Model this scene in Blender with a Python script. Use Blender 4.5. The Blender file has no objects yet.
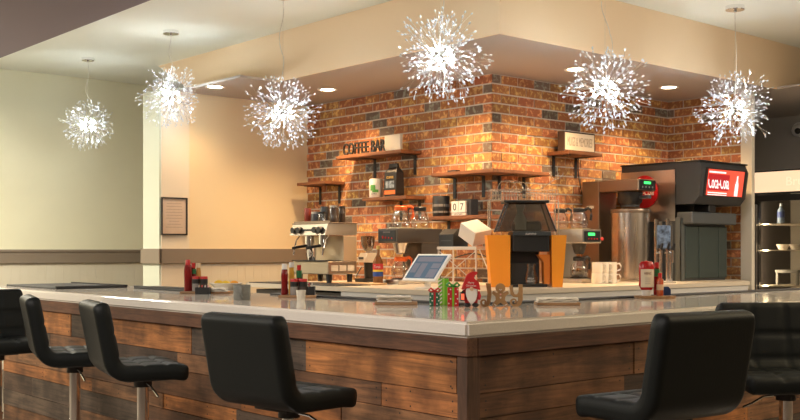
import bpy, bmesh, math, random
from mathutils import Vector, Matrix
random.seed(7)
PI = math.pi
SC = bpy.context.scene
COL = SC.collection
# ------------------------------------------------------------------ camera
F = 1035.0; EYE = 1.30; HZ = 251.0
FW = (.657, .754); RT = (.754, -.657)
YAW = math.atan2(-FW[0], FW[1])
cam_d = bpy.data.cameras.new('camera'); cam = bpy.data.objects.new('camera', cam_d); COL.objects.link(cam)
cam_d.sensor_width = 36; cam_d.lens = 36 * F / 800; cam_d.shift_y = (HZ - 210) / 800
cam_d.clip_start = .05
cam.location = (0, 0, EYE); cam.rotation_euler = (PI / 2, 0, YAW)
SC.camera = cam
# ------------------------------------------------------------------ world, room and fill lights, exposure
SC.view_settings.view_transform = 'Standard'; SC.view_settings.look = 'None'
SC.view_settings.gamma = 1; SC.view_settings.exposure = 1.35
w = bpy.data.worlds.new('world'); SC.world = w; w.use_nodes = True
w.node_tree.nodes['Background'].inputs[0].default_value = (.6, .65, .7, 1)
w.node_tree.nodes['Background'].inputs[1].default_value = .1
def area(name, loc, size, power, col, rot=(0, 0, 0), sy=None):
    d = bpy.data.lights.new(name, 'AREA'); d.energy = power; d.color = col; d.size = size
    if sy: d.shape = 'RECTANGLE'; d.size_y = sy
    o = bpy.data.objects.new(name, d); COL.objects.link(o); o.location = loc; o.rotation_euler = rot
    return o
area('room_and_fill_light', (0.0, 3.2, 2.80), 1.6, 38, (1, .92, .84))
area('room_and_fill_light', (-1.0, 7.6, 2.80), 1.6, 75, (1, .93, .78))
area('room_and_fill_light', (4.2, -1.2, 3.05), 1.6, 14, (1, .84, .66))
area('room_and_fill_light', (0.2, -1.6, 2.80), 1.6, 12, (1, .84, .66))
area('ceiling_fill', (-1.2, 1.5, 1.9), 1.0, 60, (1, .93, .78), (PI, 0, 0))  # added, unseen lamps aimed up to brighten the ceiling
area('ceiling_fill', (1.2, 8.6, 1.9), .8, 22, (1, .97, .82), (PI, 0, 0))  # added upward fill for the ceiling by the back wall
area('ceiling_fill', (5.5, .2, 1.9), 1.0, 42, (1, .80, .55), (PI, 0, 0))  # added upward fill for the ceiling and right fascia
area('room_and_fill_light', (7.9, 1.7, 2.62), 1.0, 55, (1, .84, .64))  # added unseen fill that lightens the grey wall on the right
area('wall_fill', (2.2, 8.6, 2.80), 1.2, 60, (1, .92, .74))  # added fill that brightens the back wall, no fixture there

# ------------------------------------------------------------------ pixel helpers (for surveying positions only)
def ray(px):
    t = (px - 400) / F
    return FW[0] + RT[0] * t, FW[1] + RT[1] * t
def atz(px, py, z):
    D = (EYE - z) * F / (py - HZ); a, b = ray(px); return a * D, b * D
def atD(px, D):
    a, b = ray(px); return a * D, b * D
def vu(px, u):
    a, b = ray(px); return u * b / a
def uv(px, v):
    a, b = ray(px); return v * a / b

# ------------------------------------------------------------------ materials
MATS = {}
def nodes(name):
    m = bpy.data.materials.new(name); m.use_nodes = True; nt = m.node_tree
    return m, nt, nt.nodes['Principled BSDF']
def mat(name, col, rough=.5, metal=0, emis=None, es=1, spec=.5, noise=0, nscale=20, bump=0, bscale=60, coat=0, sheen=0, alpha=1, trans=0):
    if name in MATS: return MATS[name]
    m, nt, p = nodes(name); L = nt.links.new
    p.inputs['Base Color'].default_value = (*col, 1); p.inputs['Roughness'].default_value = rough
    p.inputs['Metallic'].default_value = metal; p.inputs['Specular IOR Level'].default_value = spec
    p.inputs['Coat Weight'].default_value = coat; p.inputs['Alpha'].default_value = alpha
    p.inputs['Transmission Weight'].default_value = trans
    if emis: p.inputs['Emission Color'].default_value = (*emis, 1); p.inputs['Emission Strength'].default_value = es
    tc = nt.nodes.new('ShaderNodeTexCoord')
    if noise:
        n = nt.nodes.new('ShaderNodeTexNoise'); n.inputs['Scale'].default_value = nscale; n.inputs['Detail'].default_value = 4
        L(tc.outputs['Object'], n.inputs['Vector'])
        r = nt.nodes.new('ShaderNodeValToRGB')
        r.color_ramp.elements[0].position = .3; r.color_ramp.elements[1].position = .7
        r.color_ramp.elements[0].color = (*[c * (1 - noise) for c in col], 1)
        r.color_ramp.elements[1].color = (*[min(1, c * (1 + noise)) for c in col], 1)
        L(n.outputs['Fac'], r.inputs[0]); L(r.outputs[0], p.inputs['Base Color'])
    if bump:
        n = nt.nodes.new('ShaderNodeTexNoise'); n.inputs['Scale'].default_value = bscale; n.inputs['Detail'].default_value = 3
        L(tc.outputs['Object'], n.inputs['Vector'])
        b = nt.nodes.new('ShaderNodeBump'); b.inputs['Strength'].default_value = bump; b.inputs['Distance'].default_value = .01
        L(n.outputs['Fac'], b.inputs['Height']); L(b.outputs[0], p.inputs['Normal'])
    MATS[name] = m; return m
def glassy(name, tint=(1, 1, 1), trans=.8, rough=.05):
    if name in MATS: return MATS[name]
    m, nt, p = nodes(name); L = nt.links.new
    t = nt.nodes.new('ShaderNodeBsdfTransparent'); t.inputs[0].default_value = (*tint, 1)
    g = nt.nodes.new('ShaderNodeBsdfGlossy'); g.inputs['Roughness'].default_value = rough
    fr = nt.nodes.new('ShaderNodeLayerWeight'); fr.inputs[0].default_value = .35
    mx = nt.nodes.new('ShaderNodeMixShader'); mp = nt.nodes.new('ShaderNodeMath'); mp.operation = 'MULTIPLY_ADD'
    mp.inputs[1].default_value = .6; mp.inputs[2].default_value = 1 - trans - .1
    L(fr.outputs['Facing'], mp.inputs[0]); L(mp.outputs[0], mx.inputs[0]); L(t.outputs[0], mx.inputs[1]); L(g.outputs[0], mx.inputs[2])
    L(mx.outputs[0], nt.nodes['Material Output'].inputs[0]); MATS[name] = m; return m
def wood(name, axis, tint=(1, 1, 1), attr=True, base=(.3, .15, .07), rough=.65, grain=.55):
    if name in MATS: return MATS[name]
    m, nt, p = nodes(name); L = nt.links.new; N = nt.nodes.new
    tc = N('ShaderNodeTexCoord'); mp = N('ShaderNodeMapping')
    s = [26, 26, 26]; s[axis] = 1.6
    mp.inputs['Scale'].default_value = s; L(tc.outputs['Object'], mp.inputs['Vector'])
    n = N('ShaderNodeTexNoise'); n.inputs['Scale'].default_value = 1.6; n.inputs['Detail'].default_value = 7; n.inputs['Distortion'].default_value = .8
    n.inputs['Roughness'].default_value = .68
    L(mp.outputs[0], n.inputs['Vector'])
    r = N('ShaderNodeValToRGB'); r.color_ramp.elements[0].position = .33; r.color_ramp.elements[1].position = .68
    d = 1 - grain
    r.color_ramp.elements[0].color = (d, d, d, 1); r.color_ramp.elements[1].color = (1.35, 1.3, 1.25, 1)
    L(n.outputs['Fac'], r.inputs[0])
    # weathering blotches
    n2 = N('ShaderNodeTexNoise'); n2.inputs['Scale'].default_value = 5; n2.inputs['Detail'].default_value = 5
    L(tc.outputs['Object'], n2.inputs['Vector'])
    r2 = N('ShaderNodeValToRGB'); r2.color_ramp.elements[0].position = .36; r2.color_ramp.elements[1].position = .6
    r2.color_ramp.elements[0].color = (.38, .34, .32, 1); r2.color_ramp.elements[1].color = (1.25, 1.2, 1.15, 1)
    L(n2.outputs['Fac'], r2.inputs[0])
    m1 = N('ShaderNodeMixRGB'); m1.blend_type = 'MULTIPLY'; m1.inputs[0].default_value = 1
    if attr:
        a = N('ShaderNodeVertexColor'); a.layer_name = 'Col'; L(a.outputs['Color'], m1.inputs[1])
    else: m1.inputs[1].default_value = (*base, 1)
    L(r.outputs[0], m1.inputs[2])
    m2 = N('ShaderNodeMixRGB'); m2.blend_type = 'MULTIPLY'; m2.inputs[0].default_value = .8 if attr else .4
    L(m1.outputs[0], m2.inputs[1]); L(r2.outputs[0], m2.inputs[2]); L(m2.outputs[0], p.inputs['Base Color'])
    p.inputs['Roughness'].default_value = rough
    b = N('ShaderNodeBump'); b.inputs['Strength'].default_value = .35; b.inputs['Distance'].default_value = .004
    L(n.outputs['Fac'], b.inputs['Height']); L(b.outputs[0], p.inputs['Normal'])
    MATS[name] = m; return m
def brick_material():
    m, nt, p = nodes('fired_brick'); L = nt.links.new; N = nt.nodes.new
    tc = N('ShaderNodeTexCoord'); a = N('ShaderNodeVertexColor'); a.layer_name = 'Col'
    n = N('ShaderNodeTexNoise'); n.inputs['Scale'].default_value = 24; n.inputs['Detail'].default_value = 2; n.inputs['Distortion'].default_value = .5
    L(tc.outputs['Object'], n.inputs['Vector'])
    r = N('ShaderNodeValToRGB'); r.color_ramp.elements[0].position = .50; r.color_ramp.elements[1].position = .66
    r.color_ramp.elements[0].color = (0, 0, 0, 1); r.color_ramp.elements[1].color = (1, 1, 1, 1)
    L(n.outputs['Fac'], r.inputs[0])
    sp = N('ShaderNodeMixRGB'); sp.blend_type = 'MULTIPLY'; sp.inputs[0].default_value = 1
    L(a.outputs['Color'], sp.inputs[1]); sp.inputs[2].default_value = (1.9, 2.8, 3.0, 1)
    mx = N('ShaderNodeMixRGB'); L(r.outputs[0], mx.inputs[0]); L(a.outputs['Color'], mx.inputs[1]); L(sp.outputs[0], mx.inputs[2])
    n3 = N('ShaderNodeTexNoise'); n3.inputs['Scale'].default_value = 70; n3.inputs['Detail'].default_value = 4; L(tc.outputs['Object'], n3.inputs['Vector'])
    b = N('ShaderNodeBump'); b.inputs['Strength'].default_value = .6; b.inputs['Distance'].default_value = .006
    L(n3.outputs['Fac'], b.inputs['Height']); L(b.outputs[0], p.inputs['Normal'])
    L(mx.outputs[0], p.inputs['Base Color']); p.inputs['Roughness'].default_value = .8
    return m
def bead_material():
    m, nt, p = nodes('beadboard_paint'); L = nt.links.new; N = nt.nodes.new
    tc = N('ShaderNodeTexCoord'); sx = N('ShaderNodeSeparateXYZ'); L(tc.outputs['Object'], sx.inputs[0])
    ad = N('ShaderNodeMath'); ad.operation = 'MULTIPLY'; ad.inputs[1].default_value = 1 / .09; L(sx.outputs[0], ad.inputs[0])
    fr = N('ShaderNodeMath'); fr.operation = 'FRACT'; L(ad.outputs[0], fr.inputs[0])
    lt = N('ShaderNodeMath'); lt.operation = 'GREATER_THAN'; lt.inputs[1].default_value = .12; L(fr.outputs[0], lt.inputs[0])
    b = N('ShaderNodeBump'); b.inputs['Strength'].default_value = 1; b.inputs['Distance'].default_value = .006
    L(lt.outputs[0], b.inputs['Height']); L(b.outputs[0], p.inputs['Normal'])
    p.inputs['Base Color'].default_value = (.70, .64, .50, 1); p.inputs['Roughness'].default_value = .5
    return m

# ------------------------------------------------------------------ mesh helpers
def BM(): return bmesh.new()
def box(bm, x0, x1, y0, y1, z0, z1, bev=0, seg=2):
    r = bmesh.ops.create_cube(bm, size=1)
    vs = r['verts']
    for v in vs:
        v.co = Vector(((x0 + x1) / 2 + v.co.x * (x1 - x0), (y0 + y1) / 2 + v.co.y * (y1 - y0), (z0 + z1) / 2 + v.co.z * (z1 - z0)))
    if bev:
        es = list({e for v in vs for e in v.link_edges})
        rr = bmesh.ops.bevel(bm, geom=es, offset=bev, segments=seg, affect='EDGES', profile=.5)
        return rr['verts']
    return vs
def cyl(bm, p0, p1, r0, r1=None, n=16, caps=True):
    if r1 is None: r1 = r0
    p0 = Vector(p0); p1 = Vector(p1); d = p1 - p0
    q = Vector((0, 0, 1)).rotation_difference(d.normalized())
    mtx = Matrix.Translation((p0 + p1) / 2) @ q.to_matrix().to_4x4()
    return bmesh.ops.create_cone(bm, cap_ends=caps, segments=n, radius1=max(r0, 1e-5), radius2=max(r1, 1e-5), depth=d.length, matrix=mtx)['verts']
def lathe(bm, prof, c=(0, 0, 0), n=20, sx=1, sy=1, a0=0, a1=2 * PI, cap=True):
    full = abs(a1 - a0 - 2 * PI) < 1e-6
    k = n if full else n + 1
    rings = []
    for r, z in prof:
        rings.append([bm.verts.new((c[0] + max(r, 1e-5) * sx * math.cos(a0 + (a1 - a0) * i / n), c[1] + max(r, 1e-5) * sy * math.sin(a0 + (a1 - a0) * i / n), c[2] + z)) for i in range(k)])
    for a, b in zip(rings, rings[1:]):
        for i in range(n if full else n):
            j = (i + 1) % k
            bm.faces.new((a[i], a[j], b[j], b[i]))
    if full and cap:
        if prof[0][0] > 1e-4: bm.faces.new(rings[0][::-1])
        if prof[-1][0] > 1e-4: bm.faces.new(rings[-1])
def tube(bm, pts, r, n=8, cyc=False):
    pts = [Vector(p) for p in pts]; rings = []
    up = Vector((0, 0, 1)); m = len(pts)
    for i, p in enumerate(pts):
        if cyc: t = (pts[(i + 1) % m] - pts[i - 1])
        else: t = pts[min(i + 1, m - 1)] - pts[max(i - 1, 0)]
        t.normalize()
        u = t.cross(up)
        if u.length < .05: u = t.cross(Vector((1, 0, 0)))
        u.normalize(); v = t.cross(u)
        rings.append([bm.verts.new(p + (u * math.cos(2 * PI * k / n) + v * math.sin(2 * PI * k / n)) * r) for k in range(n)])
    prs = list(zip(rings, rings[1:]))
    if cyc: prs.append((rings[-1], rings[0]))
    for a, b in prs:
        for k in range(n): bm.faces.new((a[k], a[(k + 1) % n], b[(k + 1) % n], b[k]))
    if not cyc: bm.faces.new(rings[0]); bm.faces.new(rings[-1])
def prism(bm, outline, axis, a, b):
    """extrude a 2D outline between a and b along axis (0,1,2); outline in the other two axes in order"""
    def co(p, t):
        c = [p[0], p[1]]; c.insert(axis, t); return c
    A = [bm.verts.new(co(p, a)) for p in outline]; B = [bm.verts.new(co(p, b)) for p in outline]
    bm.faces.new(A); bm.faces.new(B[::-1])
    n = len(outline)
    for i in range(n): bm.faces.new((A[i], B[i], B[(i + 1) % n], A[(i + 1) % n]))
    return A + B
def quad(bm, pts): bm.faces.new([bm.verts.new(p) for p in pts])
def ball(bm, c, r, sx=1, sy=1, sz=1, sub=2):
    vs = bmesh.ops.create_icosphere(bm, subdivisions=sub, radius=r)['verts']
    for v in vs: v.co = Vector((c[0] + v.co.x * sx, c[1] + v.co.y * sy, c[2] + v.co.z * sz))
    return vs
def obj(name, bm, m, parent=None, smooth=False, loc=None, rz=0, ang=None):
    bmesh.ops.recalc_face_normals(bm, faces=bm.faces)
    me = bpy.data.meshes.new(name); bm.to_mesh(me); bm.free()
    if smooth:
        for p in me.polygons: p.use_smooth = True
        try: me.set_sharp_from_angle(angle=math.radians(40 if ang is None else ang))
        except Exception: pass
    o = bpy.data.objects.new(name, me); COL.objects.link(o)
    me.materials.append(m)
    if parent: o.parent = parent
    if loc: o.location = loc
    o.rotation_euler.z = rz
    return o
def tag(o, label=None, cat=None, group=None, kind=None):
    if label: o['label'] = label
    if cat: o['category'] = cat
    if group: o['group'] = group
    if kind: o['kind'] = kind
    return o
def thing(name, label, cat, loc=(0, 0, 0), rz=0, group=None):
    o = bpy.data.objects.new(name, None); o.empty_display_size = .1; COL.objects.link(o)
    o.location = loc; o.rotation_euler = (0, 0, rz)
    return tag(o, label, cat, group)
def struct(name, bm, m, **k): return tag(obj(name, bm, m, **k), kind='structure')
def dup(root, loc=None, rz=None, label=None, group=None):
    r = root.copy(); COL.objects.link(r)
    if loc is not None: r.location = loc
    if rz is not None: r.rotation_euler.z = rz
    if label: r['label'] = label
    if group: r['group'] = group
    def rec(src, dst):
        for ch in list(src.children):
            c = ch.copy(); COL.objects.link(c); c.parent = dst; rec(ch, c)
    rec(root, r)
    return r
def text(name, s, m, parent, loc, rz, wd, ht, ext=.001, tilt=0, yaw_only=True):
    """lettering standing upright, reading along local +x rotated by rz; loc = its centre"""
    c = bpy.data.curves.new(name, 'FONT'); c.body = s; c.extrude = .01; c.align_x = 'CENTER'; c.resolution_u = 3
    t = bpy.data.objects.new(name, c); COL.objects.link(t)
    dg = bpy.context.evaluated_depsgraph_get()
    me = bpy.data.meshes.new_from_object(t.evaluated_get(dg)); bpy.data.objects.remove(t)
    xs = [v.co.x for v in me.vertices]; ys = [v.co.y for v in me.vertices]
    cx, cy = (min(xs) + max(xs)) / 2, (min(ys) + max(ys)) / 2; w_, h_ = max(xs) - min(xs), max(ys) - min(ys)
    for v in me.vertices: v.co = Vector(((v.co.x - cx) / w_ * wd, (v.co.y - cy) / h_ * ht, v.co.z / .01 * ext))
    me.materials.clear(); me.materials.append(m)
    o = bpy.data.objects.new(name, me); COL.objects.link(o); o.parent = parent
    o.location = loc; o.rotation_euler = (PI / 2 - tilt, 0, rz)
    return o

# common materials
M_ceil = mat('ceiling_paint', (.80, .80, .68), .8, bump=.15, bscale=90)
M_purple = mat('mauve_grey_paint', (.22, .175, .19), .8)
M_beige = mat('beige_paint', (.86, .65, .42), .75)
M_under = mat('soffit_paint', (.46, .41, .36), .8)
M_cream = mat('cream_paint', (.80, .77, .56), .7, noise=.03, nscale=2)
M_sage = mat('sage_trim_paint', (.60, .62, .50), .6)
M_rail = mat('taupe_trim_paint', (.24, .19, .14), .55)
M_grey = mat('grey_paint', (.42, .38, .34), .8)
M_brick = brick_material()
M_mortar = mat('mortar', (.62, .55, .46), .9, bump=.4, bscale=120)
M_steel = mat('brushed_steel', (.62, .58, .53), .28, 1, noise=.06, nscale=8)
M_brown_steel = mat('bronzed_steel', (.29, .22, .165), .36, .95)
M_dark_steel = mat('dark_steel', (.13, .105, .085), .35, .8)
M_chrome = mat('chrome', (.85, .85, .86), .06, 1)
M_leather = mat('black_leatherette', (.008, .010, .0095), .5, spec=.22, bump=.08, bscale=160)
M_black = mat('black_plastic', (.016, .015, .015), .4)
M_mblack = mat('black_powder_coat', (.02, .018, .017), .55)
M_dark = mat('charcoal_panel', (.045, .05, .052), .35)
M_white = mat('white_plastic', (.75, .72, .68), .4)
M_glass = glassy('clear_glass')
M_red = mat('red_plastic', (.55, .02, .02), .35)
M_orange = mat('orange_enamel', (.95, .32, .02), .4)
M_green_led = mat('green_display', (.02, .3, .05), .4, emis=(.05, 1, .15), es=.8)

# ------------------------------------------------------------------ room shell
ZS, ZC = 2.71, 3.12           # soffit and ceiling heights
b = BM(); box(b, -5, 13, -5, 11, -.1, 0); struct('floor', b, mat('floor_tile', (.13, .10, .075), .35, noise=.2, nscale=3))
b = BM(); box(b, -5, 13, -5, 11, ZC, ZC + .1); struct('ceiling', b, M_ceil)
b = BM(); box(b, -5, 3.04, -5, 10.4, 2.85, ZC); struct('ceiling_lowered_bay', b, M_purple)
# far left wall
b = BM(); box(b, -5, 6.2, 10.4, 10.6, 0, ZC); struct('wall_back', b, M_cream)
b = BM(); box(b, -5.0, 6.2, 10.385, 10.4, .12, 1.18); struct('trim_1', b, bead_material())
b = BM(); box(b, -5.0, 6.2, 10.36, 10.4, 1.175, 1.31, .004); box(b, -5., 6.2, 10.35, 10.4, 1.29, 1.315, .003); struct('trim_2', b, M_rail)
b = BM(); box(b, -5.0, 6.2, 10.37, 10.4, 0, .12); struct('baseboard_back', b, M_rail)
for nm, dims in (('wall_left', (-5.1, -5, -5, 10.4)), ('wall_front', (-5, 13, -5.1, -5)), ('wall_right', (13, 13.1, -5, 11))):
    b = BM(); box(b, *dims, 0, ZC); struct(nm, b, mat('room_paint', (.42, .36, .29), .8))
# partition beside the bricks (cream, warm lamp light tinted into its colour)
b = BM(); box(b, 4.36, 6.05, 8.2, 8.46, 0, ZS); struct('wall_partition', b, mat('lit_cream_paint', (.82, .67, .42), .7))
b = BM(); box(b, 4.345, 4.36, 8.18, 8.48, 0, ZS); struct('trim_3', b, M_sage)
b = BM(); box(b, 4.36, 4.635, 8.17, 8.2, 0, ZS); struct('trim_4', b, mat('pale_cream_paint', (.78, .68, .52), .7))
b = BM(); box(b, 4.635, 5.94, 8.185, 8.2, .12, 1.18); struct('trim_5', b, MATS.get('x') or bead_material())
b = BM(); box(b, 4.33, 4.65, 8.14, 8.17, 1.19, 1.32, .003); box(b, 4.65, 5.95, 8.165, 8.2, 1.19, 1.32, .003); box(b, 4.32, 4.345, 8.14, 8.48, 1.19, 1.32); struct('trim_6', b, M_rail)
# soffit with its fascias
b = BM()
def poly(bm, pts, z): bm.faces.new([bm.verts.new((x, y, z)) for x, y in pts])
prism(b, [(4.90, 4.64), (9.9, 4.64), (9.9, 8.46), (4.90, 8.46)], 2, ZS + .02, ZC)
prism(b, [(8.46, ZS + .02), (8.46, ZC), (9.24, ZC)], 0, 4.90, 6.2)
prism(b, [(4.894, 4.634), (8.39, 4.634), (8.39, 4.645), (4.905, 4.645), (4.905, 7.19), (4.894, 7.19)], 2, ZS - .0006, ZC - .001)
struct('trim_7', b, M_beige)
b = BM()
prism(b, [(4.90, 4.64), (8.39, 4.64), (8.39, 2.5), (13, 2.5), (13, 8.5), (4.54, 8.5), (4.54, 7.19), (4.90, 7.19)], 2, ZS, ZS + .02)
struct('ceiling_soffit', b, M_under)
# grey wall on the right with white post
b = BM(); box(b, 10.2, 10.35, 2.5, 9, 0, ZS); struct('wall_grey', b, M_grey)
b = BM(); box(b, 8.33, 8.38, 4.84, 4.95, 0, ZS, .004); struct('trim_8', b, mat('white_post_paint', (.78, .70, .56), .55))

# ------------------------------------------------------------------ brick walls, brick by brick inside one mesh each
CH, BL = .0775, .198
def pick_brick(dark=.08):
    if random.random() < dark:
        k = random.uniform(.6, 1.1); return (.17 * k, .115 * k, .08 * k, 1)
    k = random.uniform(.75, 1.2); g = random.uniform(.85, 1.25)
    return (.38 * k, .138 * k * g, .050 * k, 1)
def brick_wall(name, along, face, c0, c1, z0, z1, sign, corner_at=None, ph=0):
    """along: 0 = runs in x, 1 = runs in y. face: coordinate of the mortar plane; bricks stand proud towards sign."""
    bm = BM(); lay = bm.loops.layers.float_color.new('Col')
    m0 = BM()
    n = int((z1 - z0) / CH) + 1
    for i in range(n):
        za = z1 - (i + 1) * CH + .0062; zb = min(z1, z1 - i * CH - .0062)
        if za < z0: continue
        p = c0; first = True
        off = (i % 2) * BL / 2
        p = c0 - off if corner_at is None else c0
        lens = []
        if corner_at is not None: lens = [BL / 2 if (i + ph) % 2 else BL]
        while p < c1 - .01:
            ln = lens.pop(0) if lens else BL
            a = max(p, c0) + (.0062 if p > c0 else 0); e = min(p + ln, c1) - (.0062 if p + ln < c1 else 0)
            if e - a > .015:
                pr = .007 + random.uniform(-.002, .002)
                f0, f1 = (face, face + sign * pr)
                if along == 0: vs = box(bm, a, e, min(f0, f1), max(f0, f1), za, zb)
                else: vs = box(bm, min(f0, f1), max(f0, f1), a, e, za, zb)
                near = corner_at is not None and first
                cl = pick_brick(.62 if (near and ln < BL * .9) else .07)
                for f in {f for v in vs for f in v.link_faces}:
                    for l in f.loops: l[lay] = cl
            first = False
            p += ln
    return struct(name, bm, M_brick)
UW, VW = 5.95, 5.715
b = BM(); prism(b, [(UW, 8.2), (UW, VW), (8.34, VW), (8.34, 4.95), (8.54, 4.95), (8.54, VW + .2), (UW + .2, VW + .2), (UW + .2, 8.2)], 2, 0, ZS)
struct('wall_brick_backing', b, M_mortar)
brick_wall('wall_brick_left', 1, UW, VW, 8.2, 1.0, ZS, -1, corner_at=VW)
brick_wall('wall_brick_centre', 0, VW, UW, 8.34, 1.0, ZS, -1, corner_at=UW, ph=1)
brick_wall('wall_brick_right', 1, 8.34, 4.95, VW, 1.0, ZS, -1)

# ------------------------------------------------------------------ recessed soffit lights
def downlight(x, y, label, power):
    t = thing('recessed_light', label, 'ceiling light', (x, y, ZS), 0, None)
    b = BM(); lathe(b, [(.062, -.002), (.085, -.006), (.085, 0), (.062, 0)], n=32, cap=False); obj('trim_ring', b, M_white, t, True)
    b = BM(); cyl(b, (0, 0, -.003), (0, 0, 0), .061, n=32)
    obj('lens', b, mat('lamp_lens', (1, .9, .7), .4, emis=(1, .80, .52), es=9), t)
    d = bpy.data.lights.new('spot', 'SPOT'); d.energy = power; d.color = (1, .65, .33); d.spot_size = math.radians(128); d.spot_blend = .9; d.shadow_soft_size = .05
    o = bpy.data.objects.new('spot', d); COL.objects.link(o); o.location = (x, y, ZS - .02)
    return t
downlight(5.46, 7.23, 'recessed ceiling light in the soffit above the coffee sign shelf', 58)
downlight(4.64, 7.74, 'recessed ceiling light in the soffit by the framed notice wall', 16)
downlight(7.60, 5.20, 'recessed ceiling light in the soffit above the soda machine', 60)
downlight(6.30, 5.16, 'recessed ceiling light in the soffit behind a sparkling pendant', 62)
downlight(5.45, 5.85, 'recessed ceiling light in the soffit near the outer brick corner', 66)

# ------------------------------------------------------------------ bar
WT = wood('pallet_wood_left', 1); WR = wood('pallet_wood_right', 0)
ZT = 1.05
B0 = 2.57; B1 = 2.59; IN = 3.40; LEND = 7.5; REND = 8.2
def lpoly(o, i, le, re):  # L outline
    return [(B0 + o, B1 + o), (re, B1 + o), (re, IN - i), (IN - i, IN - i), (IN - i, le), (B0 + o, le)]
ct = BM(); prism(ct, lpoly(0, 0, LEND, REND), 2, .992, ZT)
es = [e for e in ct.edges if abs(e.verts[0].co.z - e.verts[1].co.z) < 1e-6 or (e.verts[0].co.x < B0 + .01 and e.verts[0].co.y < B1 + .01 and e.verts[1].co.y < B1 + .01 and e.verts[1].co.x < B0 + .01)]
bmesh.ops.bevel(ct, geom=es, offset=.010, segments=3, affect='EDGES')
M_quartz = mat('cream_quartz', (.80, .74, .66), .07, noise=.06, nscale=260, spec=.6)
top = obj('bar_countertop', ct, M_quartz, None, True)
tag(top, 'glossy cream quartz worktop wrapping round the corner of the wooden bar', 'countertop')
base = thing('bar_counter', 'reclaimed plank fronted L-shaped bar with dark wood trim below the worktop', 'bar', (B0, B1, 0))
b = BM(); prism(b, [(x - B0, y - B1) for x, y in [(B0 + .06, B1 + .06), (REND - .02, B1 + .06), (REND - .02, IN - .03), (IN - .03, IN - .03), (IN - .03, 7.1), (B0 + .06, 7.1)]], 2, 0, .991)
obj('carcass', b, mat('dark_carcass', (.05, .04, .035), .7), base)
# apron trim
b = BM(); lay = b.loops.layers.float_color.new('Col')
box(b, .005, .058, .005, 4.5, .925, .991, .003)
obj('apron_trim', b, wood('apron_wood_left', 1, attr=False, base=(.15, .065, .032), grain=.6), base)
b = BM(); box(b, .06, 5.6, .005, .058, .925, .991, .003)
obj('apron_trim', b, wood('apron_wood_right', 0, attr=False, base=(.13, .055, .028), grain=.6), base)  # darker than the left apron, its weaker light put into the colour
b = BM(); box(b, .012, .062, .012, .062, 0, .925, .002); box(b, .055, .085, .02, .062, 0, .925)
obj('corner_post', b, wood('post_wood', 2, attr=False, base=(.12, .062, .036), grain=.6), base)
OR = (.52, .215, .065); OR2 = (.42, .17, .055); BR = (.23, .11, .05); GY = (.13, .092, .066); DK = (.085, .052, .034); TN = (.31, .155, .07)
rows = [.922, .787, .697, .562, .485, .365, .262, .13, .004]
def v_of(px): return vu(px, B0 + .03) - B1
left_rows = {
 0: [(0.07, v_of(458), GY), (v_of(458), v_of(307), OR), (v_of(307), v_of(192), GY), (v_of(192), v_of(112), OR), (v_of(112), v_of(72), GY), (v_of(72), v_of(15), OR)],
 1: [(.07, .5, OR2), (.5, 1.25, BR), (1.25, 2.1, TN), (2.1, 3.0, DK), (3.0, 3.7, BR), (3.7, 4.5, GY)],
 2: [(.07, .75, TN), (.75, 1.5, OR2), (1.5, 2.5, BR), (2.5, 3.3, BR), (3.3, 4.5, TN)],
 3: [(.07, .6, BR), (.6, 1.55, GY), (1.55, 2.25, OR), (2.25, 3.1, TN), (3.1, 3.8, OR), (3.8, 4.5, OR2)],
 4: [(.07, .9, OR2), (.9, 1.7, TN), (1.7, 2.5, BR), (2.5, 3.0, GY), (3.0, 4.0, GY), (4.0, 4.5, DK)],
 5: [(.07, .7, GY), (.7, 1.8, BR), (1.8, 2.4, DK), (2.4, 3.4, TN), (3.4, 4.5, GY)],
 6: [(.07, 1.0, TN), (1.0, 2.1, GY), (2.1, 3.2, OR2), (3.2, 4.5, BR)],
 7: [(.07, 1.3, BR), (1.3, 2.6, TN), (2.6, 4.5, DK)]}
def planks(axis, rowd, name, m):
    bm = BM(); lay = bm.loops.layers.float_color.new('Col'); nb = BM()
    for i, segs in rowd.items():
        z1 = rows[i] - .0015; z0 = rows[i + 1] + .0015
        for a, e, c in segs:
            d = random.uniform(.020, .028)
            if axis == 1: vs = box(bm, d, .06, a + .0015, e - .0015, z0, z1)
            else: vs = box(bm, a + .0015, e - .0015, d, .06, z0, z1)
            k = random.uniform(.85, 1.15) * (.92 if axis == 1 else .72); c = (c[0] * k, c[1] * k, c[2] * k, 1)  # right front darkened in colour, standing in for the weaker light there
            for f in {f for v in vs for f in v.link_faces}:
                for l in f.loops: l[lay] = c
            for s in (a + .03, e - .03) + ((a + e) / 2 + random.uniform(-.1, .1),) * (random.random() < .5):
                for zz in (z0 + .022, z1 - .022):
                    h = zz + random.uniform(-.008, .008)
                    if axis == 1: cyl(nb, (d - .0008, s, h), (d + .002, s, h), .0035, n=8)
                    else: cyl(nb, (s, d - .0008, h), (s, d + .002, h), .0035, n=8)
    p = obj(name, bm, m, base)
    tag(obj('nail_heads', nb, mat('dark_nail', (.02, .015, .012), .5), p), kind='stuff')
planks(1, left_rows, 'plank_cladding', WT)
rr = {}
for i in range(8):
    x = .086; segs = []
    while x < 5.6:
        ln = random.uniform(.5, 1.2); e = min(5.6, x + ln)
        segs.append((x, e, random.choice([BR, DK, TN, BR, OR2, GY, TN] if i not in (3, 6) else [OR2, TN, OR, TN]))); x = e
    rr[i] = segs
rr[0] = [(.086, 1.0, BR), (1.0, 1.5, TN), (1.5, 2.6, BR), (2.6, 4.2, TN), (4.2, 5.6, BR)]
planks(0, rr, 'plank_cladding', WR)
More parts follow.
